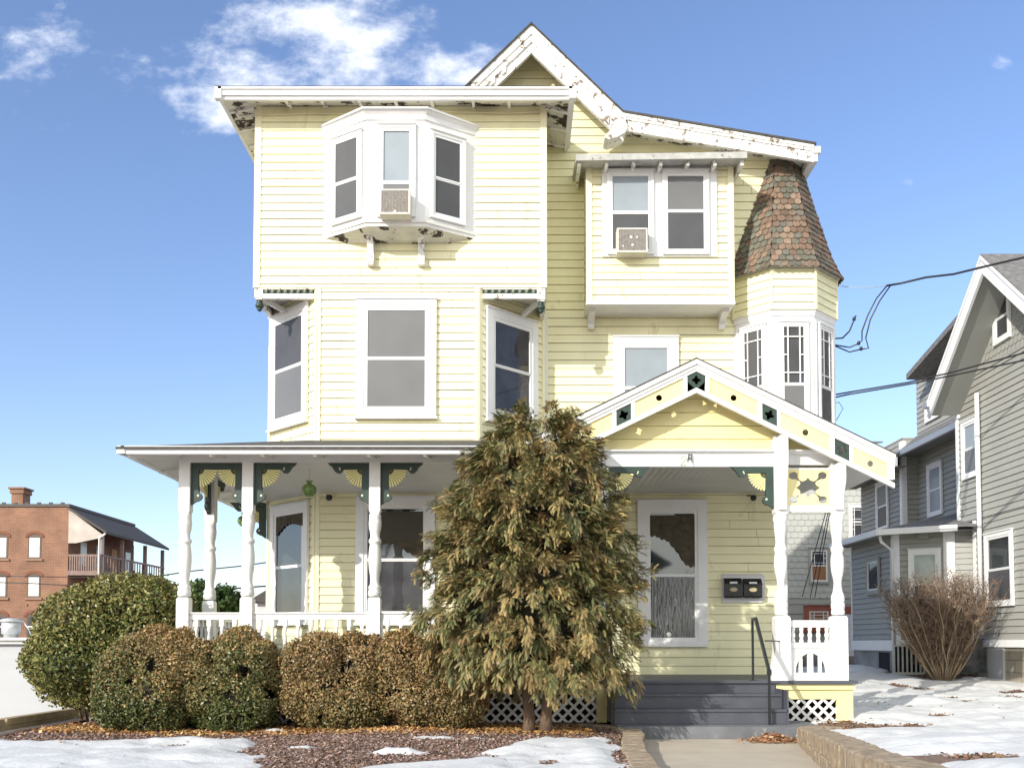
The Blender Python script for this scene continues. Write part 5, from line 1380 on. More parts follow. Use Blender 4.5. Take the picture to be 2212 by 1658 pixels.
bare_bush('bare_bush', 'leafless many stemmed reddish brown bush on the snowy lawn by the grey house', BX, BY, float(ground(BX, BY)), 85, 2.1, 1.05, (mat('tan_stem', (.34, .25, .16), .8, .2, 9), mat('red_brown_twig', (.24, .165, .115), .8, .25, 9)))

# bits of leaf and grit lying on the snow
def areaS(n):
    X = rng.uniform(-6.5, 10, n); Y = rng.uniform(-7.5, 4, n); i = np.clip(((X - sxs[0]) / .055).astype(int), 0, len(sxs) - 1); j = np.clip(((Y - sys_[0]) / .055).astype(int), 0, len(sys_) - 1)
    k = (th_[j, i] > .01) & (fbm(X, Y, .8, 77) > .05); return X[k], Y[k]
litter('leaf_litter', 'small dark leaf bits and grit scattered on the old snow', 1500, areaS, .018, [(.16, .10, .06), (.10, .08, .06), (.25, .16, .08)], LEAFM, .06, 'leaf litter')
# ================================================================== GREY NEIGHBOUR HOUSE
nb = empty('grey_house', (12, 8, .3)); tag(nb, 'grey green clapboard house with a steep white trimmed gable at the right edge', 'house')
G9 = FL(9.0); zl = .9
GWH = WHTV
def vv(F, px, py): return A(F, px, py)
GR = FL(8.35)
ga, gb_ = A(GR, 2120, 548), A(GR, 2004, 866)
gs = (ga[1] - gb_[1]) / (ga[0] - gb_[0])
c9 = A(G9, 2069, 1000)[0]; c9l = A(G9, 2107, 1250)[0]; END = ga[0] + (ga[0] - c9)
z_sk1, z_sk0 = A(G9, 2170, 1381)[1], A(G9, 2170, 1397)[1]
zov = A(G9, 2075, 1132)[1]
def g_lo(z): return max(c9, ga[0] - (ga[1] - .25 - z) / gs)
def g_hi(z): return min(END, ga[0] + (ga[1] - .25 - z) / gs)
m = MB(); m.siding(G9, z_sk1, zov, .125, c9l, END, t=.02); m.siding(G9, zov, 6.45, .125, g_lo, g_hi, t=.02); m.build('wall', GREYS, nb)
FS_ = None
def fishscale(m, F, z0, z1, lo, hi, wd=.15, rh=.13):
    j = 0; z = z0; lo = lo if callable(lo) else (lambda q, v_=lo: v_); hi = hi if callable(hi) else (lambda q, v_=hi: v_)
    while z < z1:
        l, h = lo(z + rh), hi(z + rh); a = math.floor(l / wd) * wd + (wd / 2 if j % 2 else 0)
        while a < h:
            u0, u1 = max(l, a), min(h, a + wd)
            if u1 - u0 > .03:
                c, hw = (u0 + u1) / 2, (u1 - u0) / 2 - .004
                pts = [(c - hw, z + .035), (c - hw * .6, z + .008), (c, z), (c + hw * .6, z + .008), (c + hw, z + .035)]
                top = [F.p(x_, y_, .022) for x_, y_ in pts] + [F.p(c + hw, min(z + rh + .05, z1), .002), F.p(c - hw, min(z + rh + .05, z1), .002)]
                low_ = [F.p(x_, y_, .002) for x_, y_ in pts]; m.add(top + low_, [tuple(range(7))] + [(q + 1, q, 7 + q, 8 + q) for q in range(4)])
            a += wd
        z += rh; j += 1
m = MB(); m.box(G9, c9, END, 6.45, 6.5, 0, .02); fishscale(m, G9, 6.47, ga[1] - .3, g_lo, g_hi); m.prism(G9, [(g_lo(6.45), 6.45), (g_hi(6.45), 6.45), (ga[0], ga[1] - .25)], -.05, .003); m.build('gable_shingles', GREYS, nb)
m = MB()
def rk(m, s, v0, v1, c0, c1, T=None):
    T = T or (ga[0] - gb_[0]); P = lambda t, v: (ga[0] + s * t, ga[1] - gs * t - v); pts = [P(0, v1), P(T, v1), P(T, v0), P(0, v0)]; m.prism(GR, pts if s > 0 else pts[::-1], c0, c1)
for s in (-1, 1): rk(m, s, .03, .36, -.05, 0); rk(m, s, .03, .10, 0, .03)
m.build('bargeboard', GWH, nb)
m = MB()
for s in (-1, 1):
    T = ga[0] - gb_[0]; P = lambda t, v: (ga[0] + s * t, ga[1] - gs * t - v); a, b = P(0, 0), P(T, 0)
    m.loft([GR.p(*a, .02), GR.p(*b, .02), GR.p(*b, -7), GR.p(*a, -7)], [GR.p(a[0], a[1] - .03, .02), GR.p(b[0], b[1] - .03, .02), GR.p(b[0], b[1] - .03, -7), GR.p(a[0], a[1] - .03, -7)])
m.build('roof', GREYSH, nb)
m = MB()
for s in (-1, 1):
    T = ga[0] - gb_[0]; P = lambda t, v: (ga[0] + s * t, ga[1] - gs * t - v); a, b = P(0, .3), P(T, .3); m.quad(GR.p(*a, -.02), GR.p(*b, -.02), GR.p(*b, -.66), GR.p(*a, -.66))
m.build('soffit', GREYD, nb)
# gutter end and curved cornice piece
e_ = GR.p(gb_[0], gb_[1], 0)
m = MB(); m.box(GR, gb_[0] - .12, gb_[0] + .10, gb_[1] - .14, gb_[1] - .02, -7, .06); m.build('gutter', GWH, nb)
q = lambda px, py: A(G9, px, py, .04)
MB().prism(G9, [q(2070, 903), q(2060, 898), q(2058, 862), q(2045, 848), q(2040, 832), q(2043, 815), q(2071, 800)][::-1], -.04, .06).build('cornice_return', GWH, nb)
m = MB(); m.box(G9, c9 - .02, c9 + .09, zov, 6.2, -.05, .03); m.box(G9, c9l - .02, c9l + .08, z_sk1, zov, 0, .03); m.build('corner_board', GWH, nb)
a = A(G9, 2126, 1200)[0]; p0, p1 = G9.p(a, z_sk1 + .1, .08), G9.p(a, A(G9, 2126, 845)[1], .08)
MB().tube([p0, p1], .045, 8).build('downpipe', GWH, nb)
m = MB(); m.box(G9, c9l, END, z_sk0, z_sk1, -.02, .045); m.build('skirt_board', GWH, nb)
m = MB(); m.box(G9, c9l, END, -.2, z_sk0, -.3, -.01); m.box(FX(12.0), 9.3, 9.31, 0, 1, 0, .01); m.build('foundation', brickmat('foundation_block', (.38, .34, .27), (.30, .27, .22), (.22, .2, .18), 1, .42, .22, .012), nb)
m = MB(); m.box(G9, *AR(G9, 2136, 1405, 2170, 1450)[0:2], .5, z_sk0 - .02, -.01, .03); m.build('foundation_panel', mat('grey_steel_panel', (.45, .46, .45), .5), nb)
m = MB(); m.quad(G9.p(c9, zov, .0), G9.p(c9l + .3, zov, 0), G9.p(c9l + .3, zov, -2), G9.p(c9, zov, -2)); m.build('overhang_soffit', GREYD, nb)
def nwin(F, x0, y0, x1, y1, **k):
    a0, a1, b0, b1 = AR(F, x0, y0, x1, y1); k.setdefault('up', SCRL); k.setdefault('lw', SCRN); window(nb, F, a0, a1, b0, b1, cas=.075, inner=.02, shift=.004, sill=False, **k)
nwin(G9, 2150, 630, 2187, 738, up=GLS, lw=GLS); nwin(G9, 2082, 905, 2117, 1032, up=BLIND, lw=SCRL); nwin(G9, 2133, 1148, 2193, 1309, up=GLSR, lw=SCRN)
nwin(G9, 2255, 1000, 2330, 1180); 
# body of the house behind the walls, so nothing is open
m = MB(); m.wbox(9.35, 16, .5, 5.2, .2, 6.2); m.wbox(10.0, 16, 5.2, 9.45, .2, 6.9); m.wbox(10.0, 16, 9.45, 12.3, .2, 5.6); m.build('inner_wall', GREYS, nb)
# wing walls further back
WA, WB, WS = FL(9.54), FL(9.93), FX(9.5)
za = 2.9
t0_, t1_ = A(WB, 1984, 800), A(WB, 2041, 756)
wbl = lambda z: -9.5 if z < t0_[1] else t0_[0] + (z - t0_[1]) * (t1_[0] - t0_[0]) / (t1_[1] - t0_[1])
m = MB(); m.siding(WA, za - .4, 6.3, .125, -12.4, -9.5, t=.02); m.siding(WS, za - .4, 6.3, .125, 9.54, 9.93, t=.02); m.siding(WB, za - .4, 8.4, .125, wbl, -5.4, t=.02); m.build('wall', GREYS, nb)
m = MB(); m.box(WA, -9.62, -9.49, za - .4, 6.2, 0, .03); m.box(WS, 9.53, 9.64, za - .4, 6.2, 0, .028); m.build('corner_board', GWH, nb)
nwin(WA, 1896, 1040, 1922, 1146, lw=SCRN); nwin(WB, 2007, 1000, 2039, 1114, up=BLIND, lw=BLIND); nwin(WB, 2002, 868, 2034, 906, up=SCRL, lw=SCRL)
# skirt roof between second and third floors
E1 = FL(9.45); u0, u1 = A(E1, 1969, 972), A(E1, 2064, 905)
ze = (u0[1] + u1[1]) / 2
m = MB(); ya, yb = 10.0, 5.5
m.loft([(9.40, ya, ze), (9.40, yb, ze), (9.93, yb, ze + .42), (9.93, ya, ze + .42)], [(9.40, ya, ze - .04), (9.40, yb, ze - .04), (9.93, yb, ze + .38), (9.93, ya, ze + .38)])
m.loft([(9.0, 9.1, ze - .3), (9.0, 12.8, ze - .3), (9.9, 12.8, ze + .4), (9.93, 9.1, ze + .4)], [(9.0, 9.1, ze - .34), (9.0, 12.8, ze - .34), (9.9, 12.8, ze + .36), (9.93, 9.1, ze + .36)])
m.build('skirt_roof', GREYSH, nb)
m = MB(); m.wbox(9.33, 9.41, yb, 9.6, ze - .14, ze - .01); m.wbox(8.93, 9.02, 9.05, 12.8, ze - .44, ze - .31); m.build('gutter', GWH, nb)
m = MB(); m.quad((9.4, yb, ze - .1), (9.4, 9.6, ze - .1), (9.93, 9.6, ze - .1), (9.93, yb, ze - .1)); m.quad((9.0, 9.1, ze - .4), (9.0, 12.8, ze - .4), (9.54, 12.8, ze - .4), (9.54, 9.1, ze - .4)); m.build('soffit', GREYD, nb)
# top rake of the wing
E2 = FL(9.35); r0, r1 = A(E2, 1959, 811), A(E2, 2044, 744)
m = MB(); m.prism(E2, [(r0[0], r0[1] - .1), (r1[0] + .6, r1[1] + .32), (r1[0] + .6, r1[1] + .45), (r0[0], r0[1] + .03)], -.6, .02); m.build('roof', GREYSH, nb)
# low bay with its own roof
P0 = (7.70, 7.9); P1 = (7.74, 5.5); P2 = (8.68, 4.92); P3 = (9.05, 4.75)
FA, FB, FC_ = Fr(*P0, P1[0] - P0[0], P1[1] - P0[1]), Fr(*P1, P2[0] - P1[0], P2[1] - P1[1]), Fr(*P2, P3[0] - P2[0], P3[1] - P2[1])
LA, LB, LCc = math.dist(P0, P1), math.dist(P1, P2), math.dist(P2, P3)
zb_ = z_sk1 + .0; zt_ = A(FB, 1990, 1148)[1]
m = MB(); m.siding(FA, zb_, zt_, .115, 0, LA, t=.02); m.siding(FB, zb_, zt_, .115, 0, LB, t=.02); m.siding(FC_, zb_, zt_, .115, 0, LCc, t=.02); bay = m.build('bay', GREYS, nb)
m = MB()
for F, a, w_ in ((FA, LA - .07, .08), (FB, -.01, .13), (FB, LB - .15, .16), (FC_, 0, .06), (FA, 0, .06)): m.box(F, a, a + w_, zb_, zt_, -.01, .03)
m.build('corner_board', GWH, bay)
m = MB(); m.box(FA, 0, LA, zb_ - .22, zb_, -.05, .04); m.box(FB, 0, LB, zb_ - .22, zb_, -.05, .04); m.box(FC_, 0, LCc, zb_ - .22, zb_, -.05, .04); m.build('skirt_board', GWH, bay)
m = MB(); m.box(FA, 0, LA, -.1, zb_ - .2, -.6, -.02); m.box(FB, .9, LB, -.1, zb_ - .2, -.5, -.05); m.box(FC_, 0, LCc, -.1, zb_ - .2, -.4, -.02); m.build('foundation', STONE2, bay)
MB().box(FA, LA * .62, LA * .86, .30, zb_ - .26, -.02, -.012).build('basement_opening', DARK, bay)
a0, a1, b0, b1 = AR(FA, 1876, 1206, 1904, 1280); window(nb, FA, a0, a1, b0, b1, cas=.06, inner=.01, single=True, lw=GLS, sill=True, shift=.004, mcas=GREYS)
a0, a1, b0, b1 = AR(FB, 1963, 1186, 2034, 1262); window(nb, FB, a0, a1, b0 - .35, b1, cas=.07, inner=.02, up=mat('teal_shade', (.36, .42, .40), .5, coat=.6), lw=SCRN, sill=False, shift=.004, split=.3)
m = MB(); o = .38
rp = [(7.32, 8.2), (7.36, 5.32), (8.62, 4.5), (9.0, 4.42)]; zz = zt_ + .06
m.loft([(*rp[0], zz), (*rp[1], zz), (9.9, 6.4, zz + .55), (9.9, 8.2, zz + .55)], [(*rp[0], zz - .04), (*rp[1], zz - .04), (9.9, 6.4, zz + .51), (9.9, 8.2, zz + .51)])
m.loft([(*rp[1], zz), (*rp[2], zz), (*rp[3], zz), (9.9, 6.4, zz + .55)], [(*rp[1], zz - .04), (*rp[2], zz - .04), (*rp[3], zz - .04), (9.9, 6.4, zz + .51)]); m.build('bay_roof', GREYSH, bay)
m = MB(); m.bar((*rp[0], zz - .06), (*rp[1], zz - .06), .09, .12); m.bar((*rp[1], zz - .06), (*rp[2], zz - .06), .09, .12); m.build('gutter', GWH, bay)
m = MB(); m.add([(*rp[0], zz - .1), (*rp[1], zz - .1), (*rp[2], zz - .1), (*rp[3], zz - .1), (9.05, 5.5, zz - .1), (8.2, 8.2, zz - .1)], [(0, 1, 2, 3, 4, 5)]); m.build('soffit', GREYD, bay)
MB().tube([(7.42, 5.38, zz - .12), (7.44, 5.36, zz - .25), (7.66, 5.40, zz - .42), (7.68, 5.40, .55), (7.6, 5.2, .42)], .04, 8).build('downpipe', GWH, bay)
x_, z_ = A(FB, 1997, 1157); m = MB(); m.box(FB, x_ - .1, x_ + .1, z_ - .06, z_ + .06, .02, .12); m.build('floodlight', mat('grey_lamp_housing', (.3, .3, .27), .5), bay)
# metal grille and dark sheet leaning at the base
gt = empty('metal_grille', (8.1, 5.0, .5)); tag(gt, 'pale vertical bar metal grille leaning on the foundation of the grey house', 'grille')
Fg = Fr(*A(FX(4.95), 1928, 1420)[:1], 4.95, 1, -.1); L = .62; h = float(ground(8, 5)); m = MB()
m.box(Fg, 0, .04, h, h + .60, 0, .04); m.box(Fg, L - .03, L, h + .02, h + .58, 0, .04); m.box(Fg, .04, L - .03, h + .56, h + .60, 0, .04); m.box(Fg, .04, L - .03, h, h + .05, 0, .04); m.build('frame', mat('pale_steel', (.55, .56, .54), .5), gt)
for i in range(6): MB().box(Fg, .09 + i * .085, .12 + i * .085, h + .05, h + .56, .005, .03).build('bar', MATS['pale_steel'], gt)
MB().box(Fg, .04, L - .03, h + .05, h + .56, -.05, -.04).build('backing', DARK, gt)
Fd = FX(4.3); a0, a1, b0, b1 = AR(Fd, 2078, 1378, 2131, 1452)
m = MB(); m.box(Fd, a0, a1, b0, b1, 0, .03); tag(m.build('leaning_sheet', mat('dark_mottled_sheet', (.09, .095, .095), .35, .6, 6)), 'dark mottled flat sheet propped against the foundation of the grey house', 'sheet')

# ================================================================== REAR SHINGLED BUILDING
rb = empty('shingled_building', (8, 14, .3)); tag(rb, 'pale grey scalloped shingle building seen between the two right porch posts', 'building')
RB = FX(16.0); ra0, ra1 = A(RB, 1560, 1200)[0], A(RB, 1878, 1200)[0]
zr1, zr0 = 7.4, A(RB, 1760, 1292)[1]
m = MB(); fishscale(m, RB, zr0, zr1, ra0, ra1, .22, .19); m.box(RB, ra0, ra1, zr0, zr1, -.2, .001); m.build('wall', mat('pale_grey_shingle', (.45, .455, .43), .7, .08, 1.5), rb)
m = MB(); m.siding(RB, .1, zr0, .30, ra0, ra1, t=.02); m.wbox(ra0, ra1, 16.1, 22, .0, 7.4); m.build('wall', GREYS, rb)
m = MB(); m.loft([(ra0 - .3, 15.5, 7.45), (ra1 + .3, 15.5, 7.45), (ra1 + .3, 22, 8.6), (ra0 - .3, 22, 8.6)], [(ra0 - .3, 15.5, 7.4), (ra1 + .3, 15.5, 7.4), (ra1 + .3, 22, 8.5), (ra0 - .3, 22, 8.5)]); m.build('roof', GREYSH, rb)
MB().box(RB, ra1 - .02, ra1 + .1, .1, 7.3, -.05, .04).build('corner_board', GREYS, rb)
for (x0, y0, x1, y1, mc) in ((1833, 1089, 1872, 1165, WHTV), (1746, 1183, 1791, 1260, GREYS)):
    a0, a1, b0, b1 = AR(RB, x0, y0, x1, y1); window(rb, RB, a0, a1, b0, b1, cas=.07, inner=.02, up=GLS, lw=GLS if y0 < 1100 else mat('orange_interior', (.30, .14, .06), .5, coat=.6), muntin=(.16, .16, y0 < 1100), sill=False, shift=.01, mcas=mc)
RED = mat('dull_red_trim', (.28, .085, .06), .6, .1, 5)
a0, a1, b0, b1 = AR(RB, 1736, 1308, 1800, 1345); window(rb, RB, a0, a1, b0 - .3, b1, cas=.16, inner=.02, up=mat('orange_interior', (.30, .14, .06)), lw=mat('orange_interior', (.3, .14, .06)), muntin=(.22, .3, False), sill=False, mcas=RED, split=.3)
a0, a1, b0, b1 = AR(RB, 1820, 1309, 1853, 1325); MB().box(RB, a0, a1, b0, b1, .02, .06).build('door_lintel', RED, rb)
a0, a1, b0, b1 = AR(RB, 1824, 1326, 1852, 1446); m = MB(); m.box(RB, a0, a1, b0, b1, .01, .05)
for i in range(4):
    for j in range(2): m.box(RB, a0 + .05 + j * (a1 - a0) / 2, a0 - .05 + (j + 1) * (a1 - a0) / 2, b0 + .1 + i * (b1 - b0) / 4, b0 - .02 + (i + 1) * (b1 - b0) / 4, .05, .056)
m.build('door', mat('pale_blue_white_door', (.62, .66, .74), .5), rb)

# ================================================================== BRICK BUILDING
DB = 62.0
bk = empty('brick_building', (-32, DB, 0)); tag(bk, 'three storey red brick building with covered side balconies, far left background', 'building')
KB = FX(DB); KS = None
BR = brickmat('red_brick', (.28, .125, .07), (.225, .095, .055), (.27, .19, .14), 1, .40, .13, .02)
xR, zT = A(KB, 149, 1094)
DD = 13.0
m = MB(); m.wbox(xR - 22, xR, DB, DB + DD, -1.0, zT); m.build('wall', BR, bk)
m = MB(); m.wbox(xR - 22.1, xR + .1, DB - .12, DB + DD + .1, zT, zT + .22)
for i in range(24): m.wbox(xR - 22 + i * .93, xR - 21.75 + i * .93, DB - .14, DB + .05, zT + .22, zT + .34)
m.build('roof', mat('dark_coping', (.10, .09, .085), .8), bk)
cx0, cx1, cb, ct = AR(KB, 22, 1052, 52, 1095, -2)
m = MB(); m.wbox(cx0 + .1, cx1 - .1, DB + 2, DB + 3.2, zT, ct - .5); m.wbox(cx0, cx1, DB + 1.9, DB + 3.3, ct - .5, ct - .2); m.wbox(cx0 - .1, cx1 + .1, DB + 1.8, DB + 3.4, ct - .15, ct); m.wbox(cx0 + .1, cx1 - .1, DB + 2, DB + 3.2, ct - .21, ct - .14); m.build('chimney', BR, bk)
SASHW = mat('white_blind_window', (.66, .66, .64), .4, .05, 2, coat=.4)
wx = [A(KB, p, 1180)[0] for p in (-65, 3, 75)]; ww_ = A(KB, 90, 1180)[0] - A(KB, 61, 1180)[0]
for xi in wx + [wx[0] - 3, wx[0] - 6.0]:
    for (y1_, y0_, dk) in ((1153, 1206, 0), (1238, 1290, 0), (1324, 1376, 1)):
        z1, z0 = A(KB, 75, y1_)[1], A(KB, 75, y0_)[1]; h2 = ww_ / 2
        m = MB(); n = 8; arc = [(xi + h2 * math.cos(math.pi * i / n), z1 - .28 + .28 * math.sin(math.pi * i / n)) for i in range(n + 1)]
        m.prism(KB, [(xi - h2, z0), (xi + h2, z0)] + arc, -.01, .02); wo_ = m.build('window', mat('brown_window_frame', (.10, .07, .05), .6), bk)
        m = MB(); a = ww_ * .38; mid = (z0 + z1) / 2 - .1
        m.box(KB, xi - a, xi + a, z0 + .12, z1 - .30, .02, .04); m.build('pane', SASHW if not dk else GLS, wo_)
        m = MB(); m.box(KB, xi - a, xi + a, mid - .04, mid + .04, .04, .06); m.build('rail', WHT, wo_)
        m = MB(); m.box(KB, xi - h2 - .15, xi + h2 + .15, z0 - .18, z0, 0, .12); m.build('sill', mat('brown_stone_sill', (.26, .16, .11), .8), wo_)
        m = MB(); arc2 = [(xi + (h2 + .22) * math.cos(math.pi * i / n), z1 - .25 + .50 * math.sin(math.pi * i / n)) for i in range(n + 1)]
        m.prism(KB, arc2 + [(x, z + .02) for x, z in arc[::-1]], 0, .06); m.build('arch', mat('dark_brick_arch', (.20, .075, .045), .85), wo_)
# side balconies under a shed roof
KP = FX(DB); xo = A(KB, 221, 1200)[0]; zE = A(KB, 221, 1148)[1]; zH = zT - .1
BW = mat('weathered_balcony_wood', (.24, .17, .15), .8, .2, 3); y_end = DB + 13.5
m = MB(); m.loft([(xR, DB - .3, zT), (xo + .4, DB - .3, zE), (xo + .4, y_end, zE), (xR, y_end, zT)], [(xR, DB - .3, zT - .2), (xo + .4, DB - .3, zE - .2), (xo + .4, y_end, zE - .2), (xR, y_end, zT - .2)]); m.build('balcony_roof', mat('dark_balcony_roof', (.09, .08, .075), .9), bk)
m = MB(); m.prism(KP, [(xR + .02, zE - .9), (xR + .02, zT - .2), (xo, zE - .22), (xo, zE - .45), (xR + .6, zE - .9)][::1], -.1, .05); m.build('balcony_end_wall', mat('pale_weathered_boards', (.50, .44, .40), .8, .15, 1), bk)
zd = A(KB, 180, 1232)[1]
m = MB(); m.wbox(xR, xo, DB, y_end, zd - .35, zd); m.wbox(xR, xo, DB, y_end, zd - 3.6, zd - 3.35); m.build('balcony_floor', BW, bk)
for i, y_ in enumerate((DB + .1, DB + 4, DB + 9, y_end - .3)):
    MB().wbox(xo - .28, xo - .02, y_, y_ + .26, -1, zE - .2).build('balcony_post', mat('pale_post', (.45, .40, .38), .7) if i == 0 else BW, bk)
m = MB(); m.wbox(xR, xo, DB + .02, DB + .1, zd + 1.15, zd + 1.3); m.wbox(xo - .1, xo, DB, y_end, zd + 1.15, zd + 1.3)
k = 0
while k < 15: m.wbox(xR + .1 + k * (xo - xR) / 15, xR + .2 + k * (xo - xR) / 15, DB + .03, DB + .08, zd, zd + 1.15); k += 1
y_ = DB
while y_ < y_end: m.wbox(xo - .08, xo - .02, y_, y_ + .12, zd, zd + 1.15); y_ += .55
m.build('balcony_railing', BW, bk)
m = MB(); m.wbox(xR - .02, xR + .04, DB + .6, DB + DD, zd, zE + .2); m.build('rear_wall', BR, bk)
for y_, mt_ in ((DB + 2, SASHW), (DB + 5, SASHW), (DB + 8, mat('orange_door', (.45, .2, .06), .6)), (DB + 11, SASHW)):
    MB().wbox(xR + .04, xR + .1, y_, y_ + 1.1, zd + .1 + (.5 if mt_ is SASHW else 0), zd + 2.5).build('balcony_window', mt_, bk)
MB().tube([(xo + .3, DB - .2, zE - .15), (xo - .2, DB - .1, zE - .5), (xo - .2, DB - .1, -1)], .09, 6).build('downpipe', WHT, bk)

# ================================================================== WHITE LOW BUILDING AT THE LEFT EDGE
wb = empty('white_garage', (-10, 3, 0)); tag(wb, 'low flat roofed white painted building at the left edge behind the large shrub', 'garage')
WBF = FX(1.0); xw = A(WBF, 150, 1450)[0]; zw = A(WBF, 40, 1390)[1]; wz0 = A(WBF, 40, 1543)[1]
m = MB(); m.wbox(-17, xw, 1.0, 9, wz0 - .2, zw); m.build('wall', mat('white_painted_block', (.50, .51, .53), .8, .04, .6, .25, 12, stretch=(1, 1, 8)), wb)
m = MB(); m.wbox(-17.1, xw + .06, .92, 9.1, zw, zw + .06); m.wbox(-17.1, xw + .10, .86, 9.1, zw + .06, zw + .10); m.build('roof_edge', WHTV, wb)
mt_x, mt_z = A(FX(2.0), 24, 1355)
vt = empty('roof_vent', (mt_x, 2, zw + .1)); tag(vt, 'round galvanised vent standing on the flat white garage roof', 'roof vent')
GALV = mat('galvanised_steel', (.55, .56, .57), .4, .15, 12, metal=.4)
MB().lathe(mt_x, 2.0, [(zw + .1, .115), (zw + .16, .115), (zw + .17, .15), (zw + .36, .15), (zw + .37, .12)], 18).build('drum', GALV, vt)
MB().lathe(mt_x, 2.0, [(zw + .37, .17), (zw + .40, .18), (zw + .43, .12), (zw + .44, .02)], 18).build('vent_cap', GALV, vt)
MB().tube([(mt_x + .2, 2, zw + .38), (mt_x + .3, 2, zw + .25), (mt_x + .36, 2, zw + .1)], .01, 5).build('stay', GALV, vt)

# distant house seen under the porch
dh = empty('distant_house', (-14, 38, 0)); tag(dh, 'small dark roofed house far behind, seen between porch post and bay', 'house')
DH = FX(38); q0 = A(DH, 556, 1300); q1 = A(DH, 640, 1300)
m = MB(); m.wbox(q0[0], q0[0] + 9, 38, 48, -1, q0[1] + .1); m.build('wall', mat('pale_far_wall', (.55, .55, .56), .8), dh)
m = MB(); m.prism(DH, [(q0[0] - .5, q0[1]), (q0[0] + 9.5, q0[1]), (q0[0] + 4.5, q0[1] + 3)], -10, .4); m.build('roof', SHING, dh)

# ================================================================== CABLES
def cable(label, pts, r=.011, mt=None, name='power_cable'):
    P = [ (CAM[0] + (d := ray(px, py)).x * ((y - CAM[1]) / d.y), y, CAM[2] + d.z * ((y - CAM[1]) / d.y)) for px, py, y in pts]
    o = MB().tube(P, r, 6).build(name, mt or BLK); tag(o, label, 'cable'); return o
cable('thin pale wire running from the turret shoulder out to the right', [(1816, 618, 1.4), (1865, 622, 1.3), (1915, 617, 1.2)], .006, WGREY)
cable('upper twisted service cable sagging from the turret towards the grey gable', [(1915, 617, 1.2), (1945, 612, 1.1), (2000, 599, .8), (2060, 592, .5), (2130, 575, .1), (2212, 556, -.4), (2400, 510, -1.2)], .017)
cable('left drop cable looping down to the outermost splice beside the turret', [(1915, 618, 1.2), (1893, 645, 1.2), (1875, 680, 1.25), (1862, 715, 1.3), (1862, 735, 1.3), (1855, 742, 1.3), (1835, 750, 1.35), (1804, 745, 1.5)], .012)
cable('right drop cable looping to the lowest splice beside the turret', [(1924, 616, 1.2), (1900, 650, 1.2), (1880, 690, 1.25), (1870, 730, 1.3), (1876, 752, 1.3), (1860, 754, 1.3), (1835, 760, 1.35), (1804, 747, 1.5)], .012)
cable('short loose cable end curving up beside the turret windows', [(1803, 731, 1.5), (1820, 730, 1.4), (1835, 715, 1.35), (1845, 690, 1.3), (1849, 682, 1.3)], .013)
for i, (px, py) in enumerate(((1855, 741), (1860, 753), (1845, 689))):
    F = FX(1.3); a, b = A(F, px, py); m = MB(); m.lathe(a, 1.3, [(b - .03, .012), (b - .02, .028), (b + .02, .028), (b + .035, .01)], 8)
    tag(m.build('cable_splice', BLK), ['black splice on the left drop cable beside the turret', 'lowest black splice on the right drop cable', 'black splice at the top of the short loose cable'][i], 'cable splice')
cable('upper of two long cables from the porch roof corner to the right', [(1804, 852, 1.6), (1850, 844, 1.4), (1960, 826, .9), (2060, 803, .4), (2212, 762, -.4), (2400, 705, -1.4)], .013)
cable('lower of two long cables from the porch roof corner to the right', [(1804, 858, 1.6), (1830, 852, 1.5), (1960, 830, .9), (2060, 810, .4), (2212, 778, -.4), (2400, 735, -1.4)], .013)
cable('tangled thin wires hanging below the turret windows', [(1806, 852, 1.6), (1801, 872, 1.6), (1812, 868, 1.5), (1821, 882, 1.5), (1812, 898, 1.5), (1802, 915, 1.5)], .006)
for i, (x0, y0, x1, y1) in enumerate(((1784, 1105, 1733, 1288), (1789, 1105, 1750, 1290), (1792, 1108, 1760, 1290))):
    cable(['leftmost', 'middle', 'rightmost'][i] + ' of three dark guy wires seen between the right porch posts', [(x0, y0, 6), (x1, y1, 9)], .010)
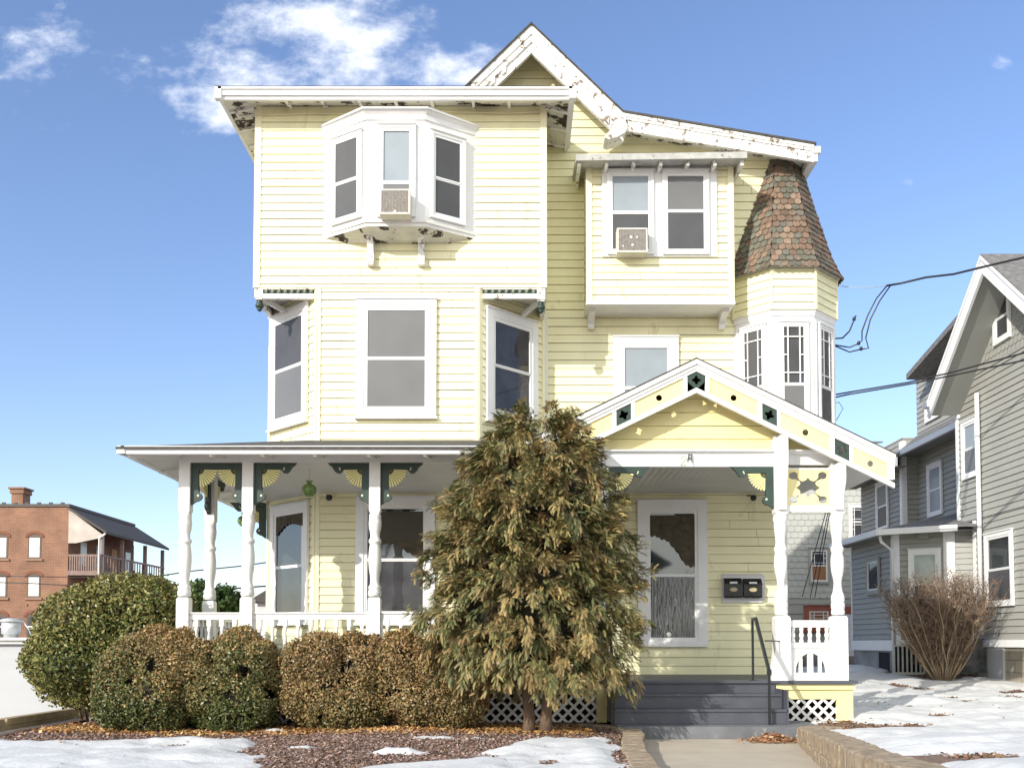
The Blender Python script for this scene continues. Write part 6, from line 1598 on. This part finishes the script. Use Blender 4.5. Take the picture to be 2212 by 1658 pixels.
cable('upper wire crossing the sky behind the left porch posts', [(330, 1245, 30), (420, 1232, 30), (520, 1222, 30), (640, 1205, 30)], .03)
cable('lower wire crossing the sky behind the left porch posts', [(330, 1285, 30), (450, 1275, 30), (560, 1266, 30), (640, 1262, 30)], .04)
cable('upper dark wire crossing the brick wall', [(-60, 1243, 40), (60, 1244, 40), (200, 1247, 40), (330, 1247, 40)], .025)
cable('lower dark wire crossing the brick wall', [(-60, 1256, 40), (60, 1259, 40), (200, 1266, 40), (330, 1270, 40)], .03)

# ================================================================== ACROSS THE STREET (seen as reflections in the lower windows)
oh = empty('house_across_street', (2, -46, 0)); tag(oh, 'dark gabled house across the street, mirrored in the lower windows', 'house')
m = MB(); m.wbox(-4, 9, -54, -46, -.5, 6.5); m.build('wall', mat('brown_far_siding', (.20, .15, .12), .8), oh)
m = MB(); m.prism(FX(-46), [(-5, 6.3), (10, 6.3), (2.5, 11)], 0, 8.5); m.build('roof', SHING, oh)
def bare_tree(x, y, H, label, seed):
    random.seed(seed); root = empty('bare_tree', (x, y, 0)); tag(root, label, 'tree', 'bare street trees'); m, m2 = MB(), MB()
    def br(p, d, L, r, lv):
        pts = [p]; q = p; dd = d
        for i in range(4): dd = (dd + Vector((random.gauss(0, .16), random.gauss(0, .16), random.gauss(0.04, .08)))).normalized(); q = q + dd * L / 4; pts.append(q)
        (m if lv < 2 else m2).tube(pts, [r * (1 - .13 * i) for i in range(5)], 6 if lv < 2 else 3)
        if lv < 5:
            for _ in range(4 if lv else 6):
                s = random.randint(2, 4); ax = Vector((random.gauss(0, 1), random.gauss(0, 1), random.gauss(0, .5))).normalized(); nd = (dd * .75 + ax * .65 + Vector((0, 0, .15))).normalized(); br(pts[s], nd, L * random.uniform(.55, .78), r * .5, lv + 1)
    br(Vector((x, y, -.2)), Vector((0, 0, 1)), H * .3, .26, 0)
    m.build('trunk', BARK, root); m2.build('branches', BARK, root)
bare_tree(-9, -38, 12, 'broad leafless tree across the street, left one in the window reflections', 3)
bare_tree(13, -40, 11, 'leafless tree across the street, right one in the window reflections', 5)
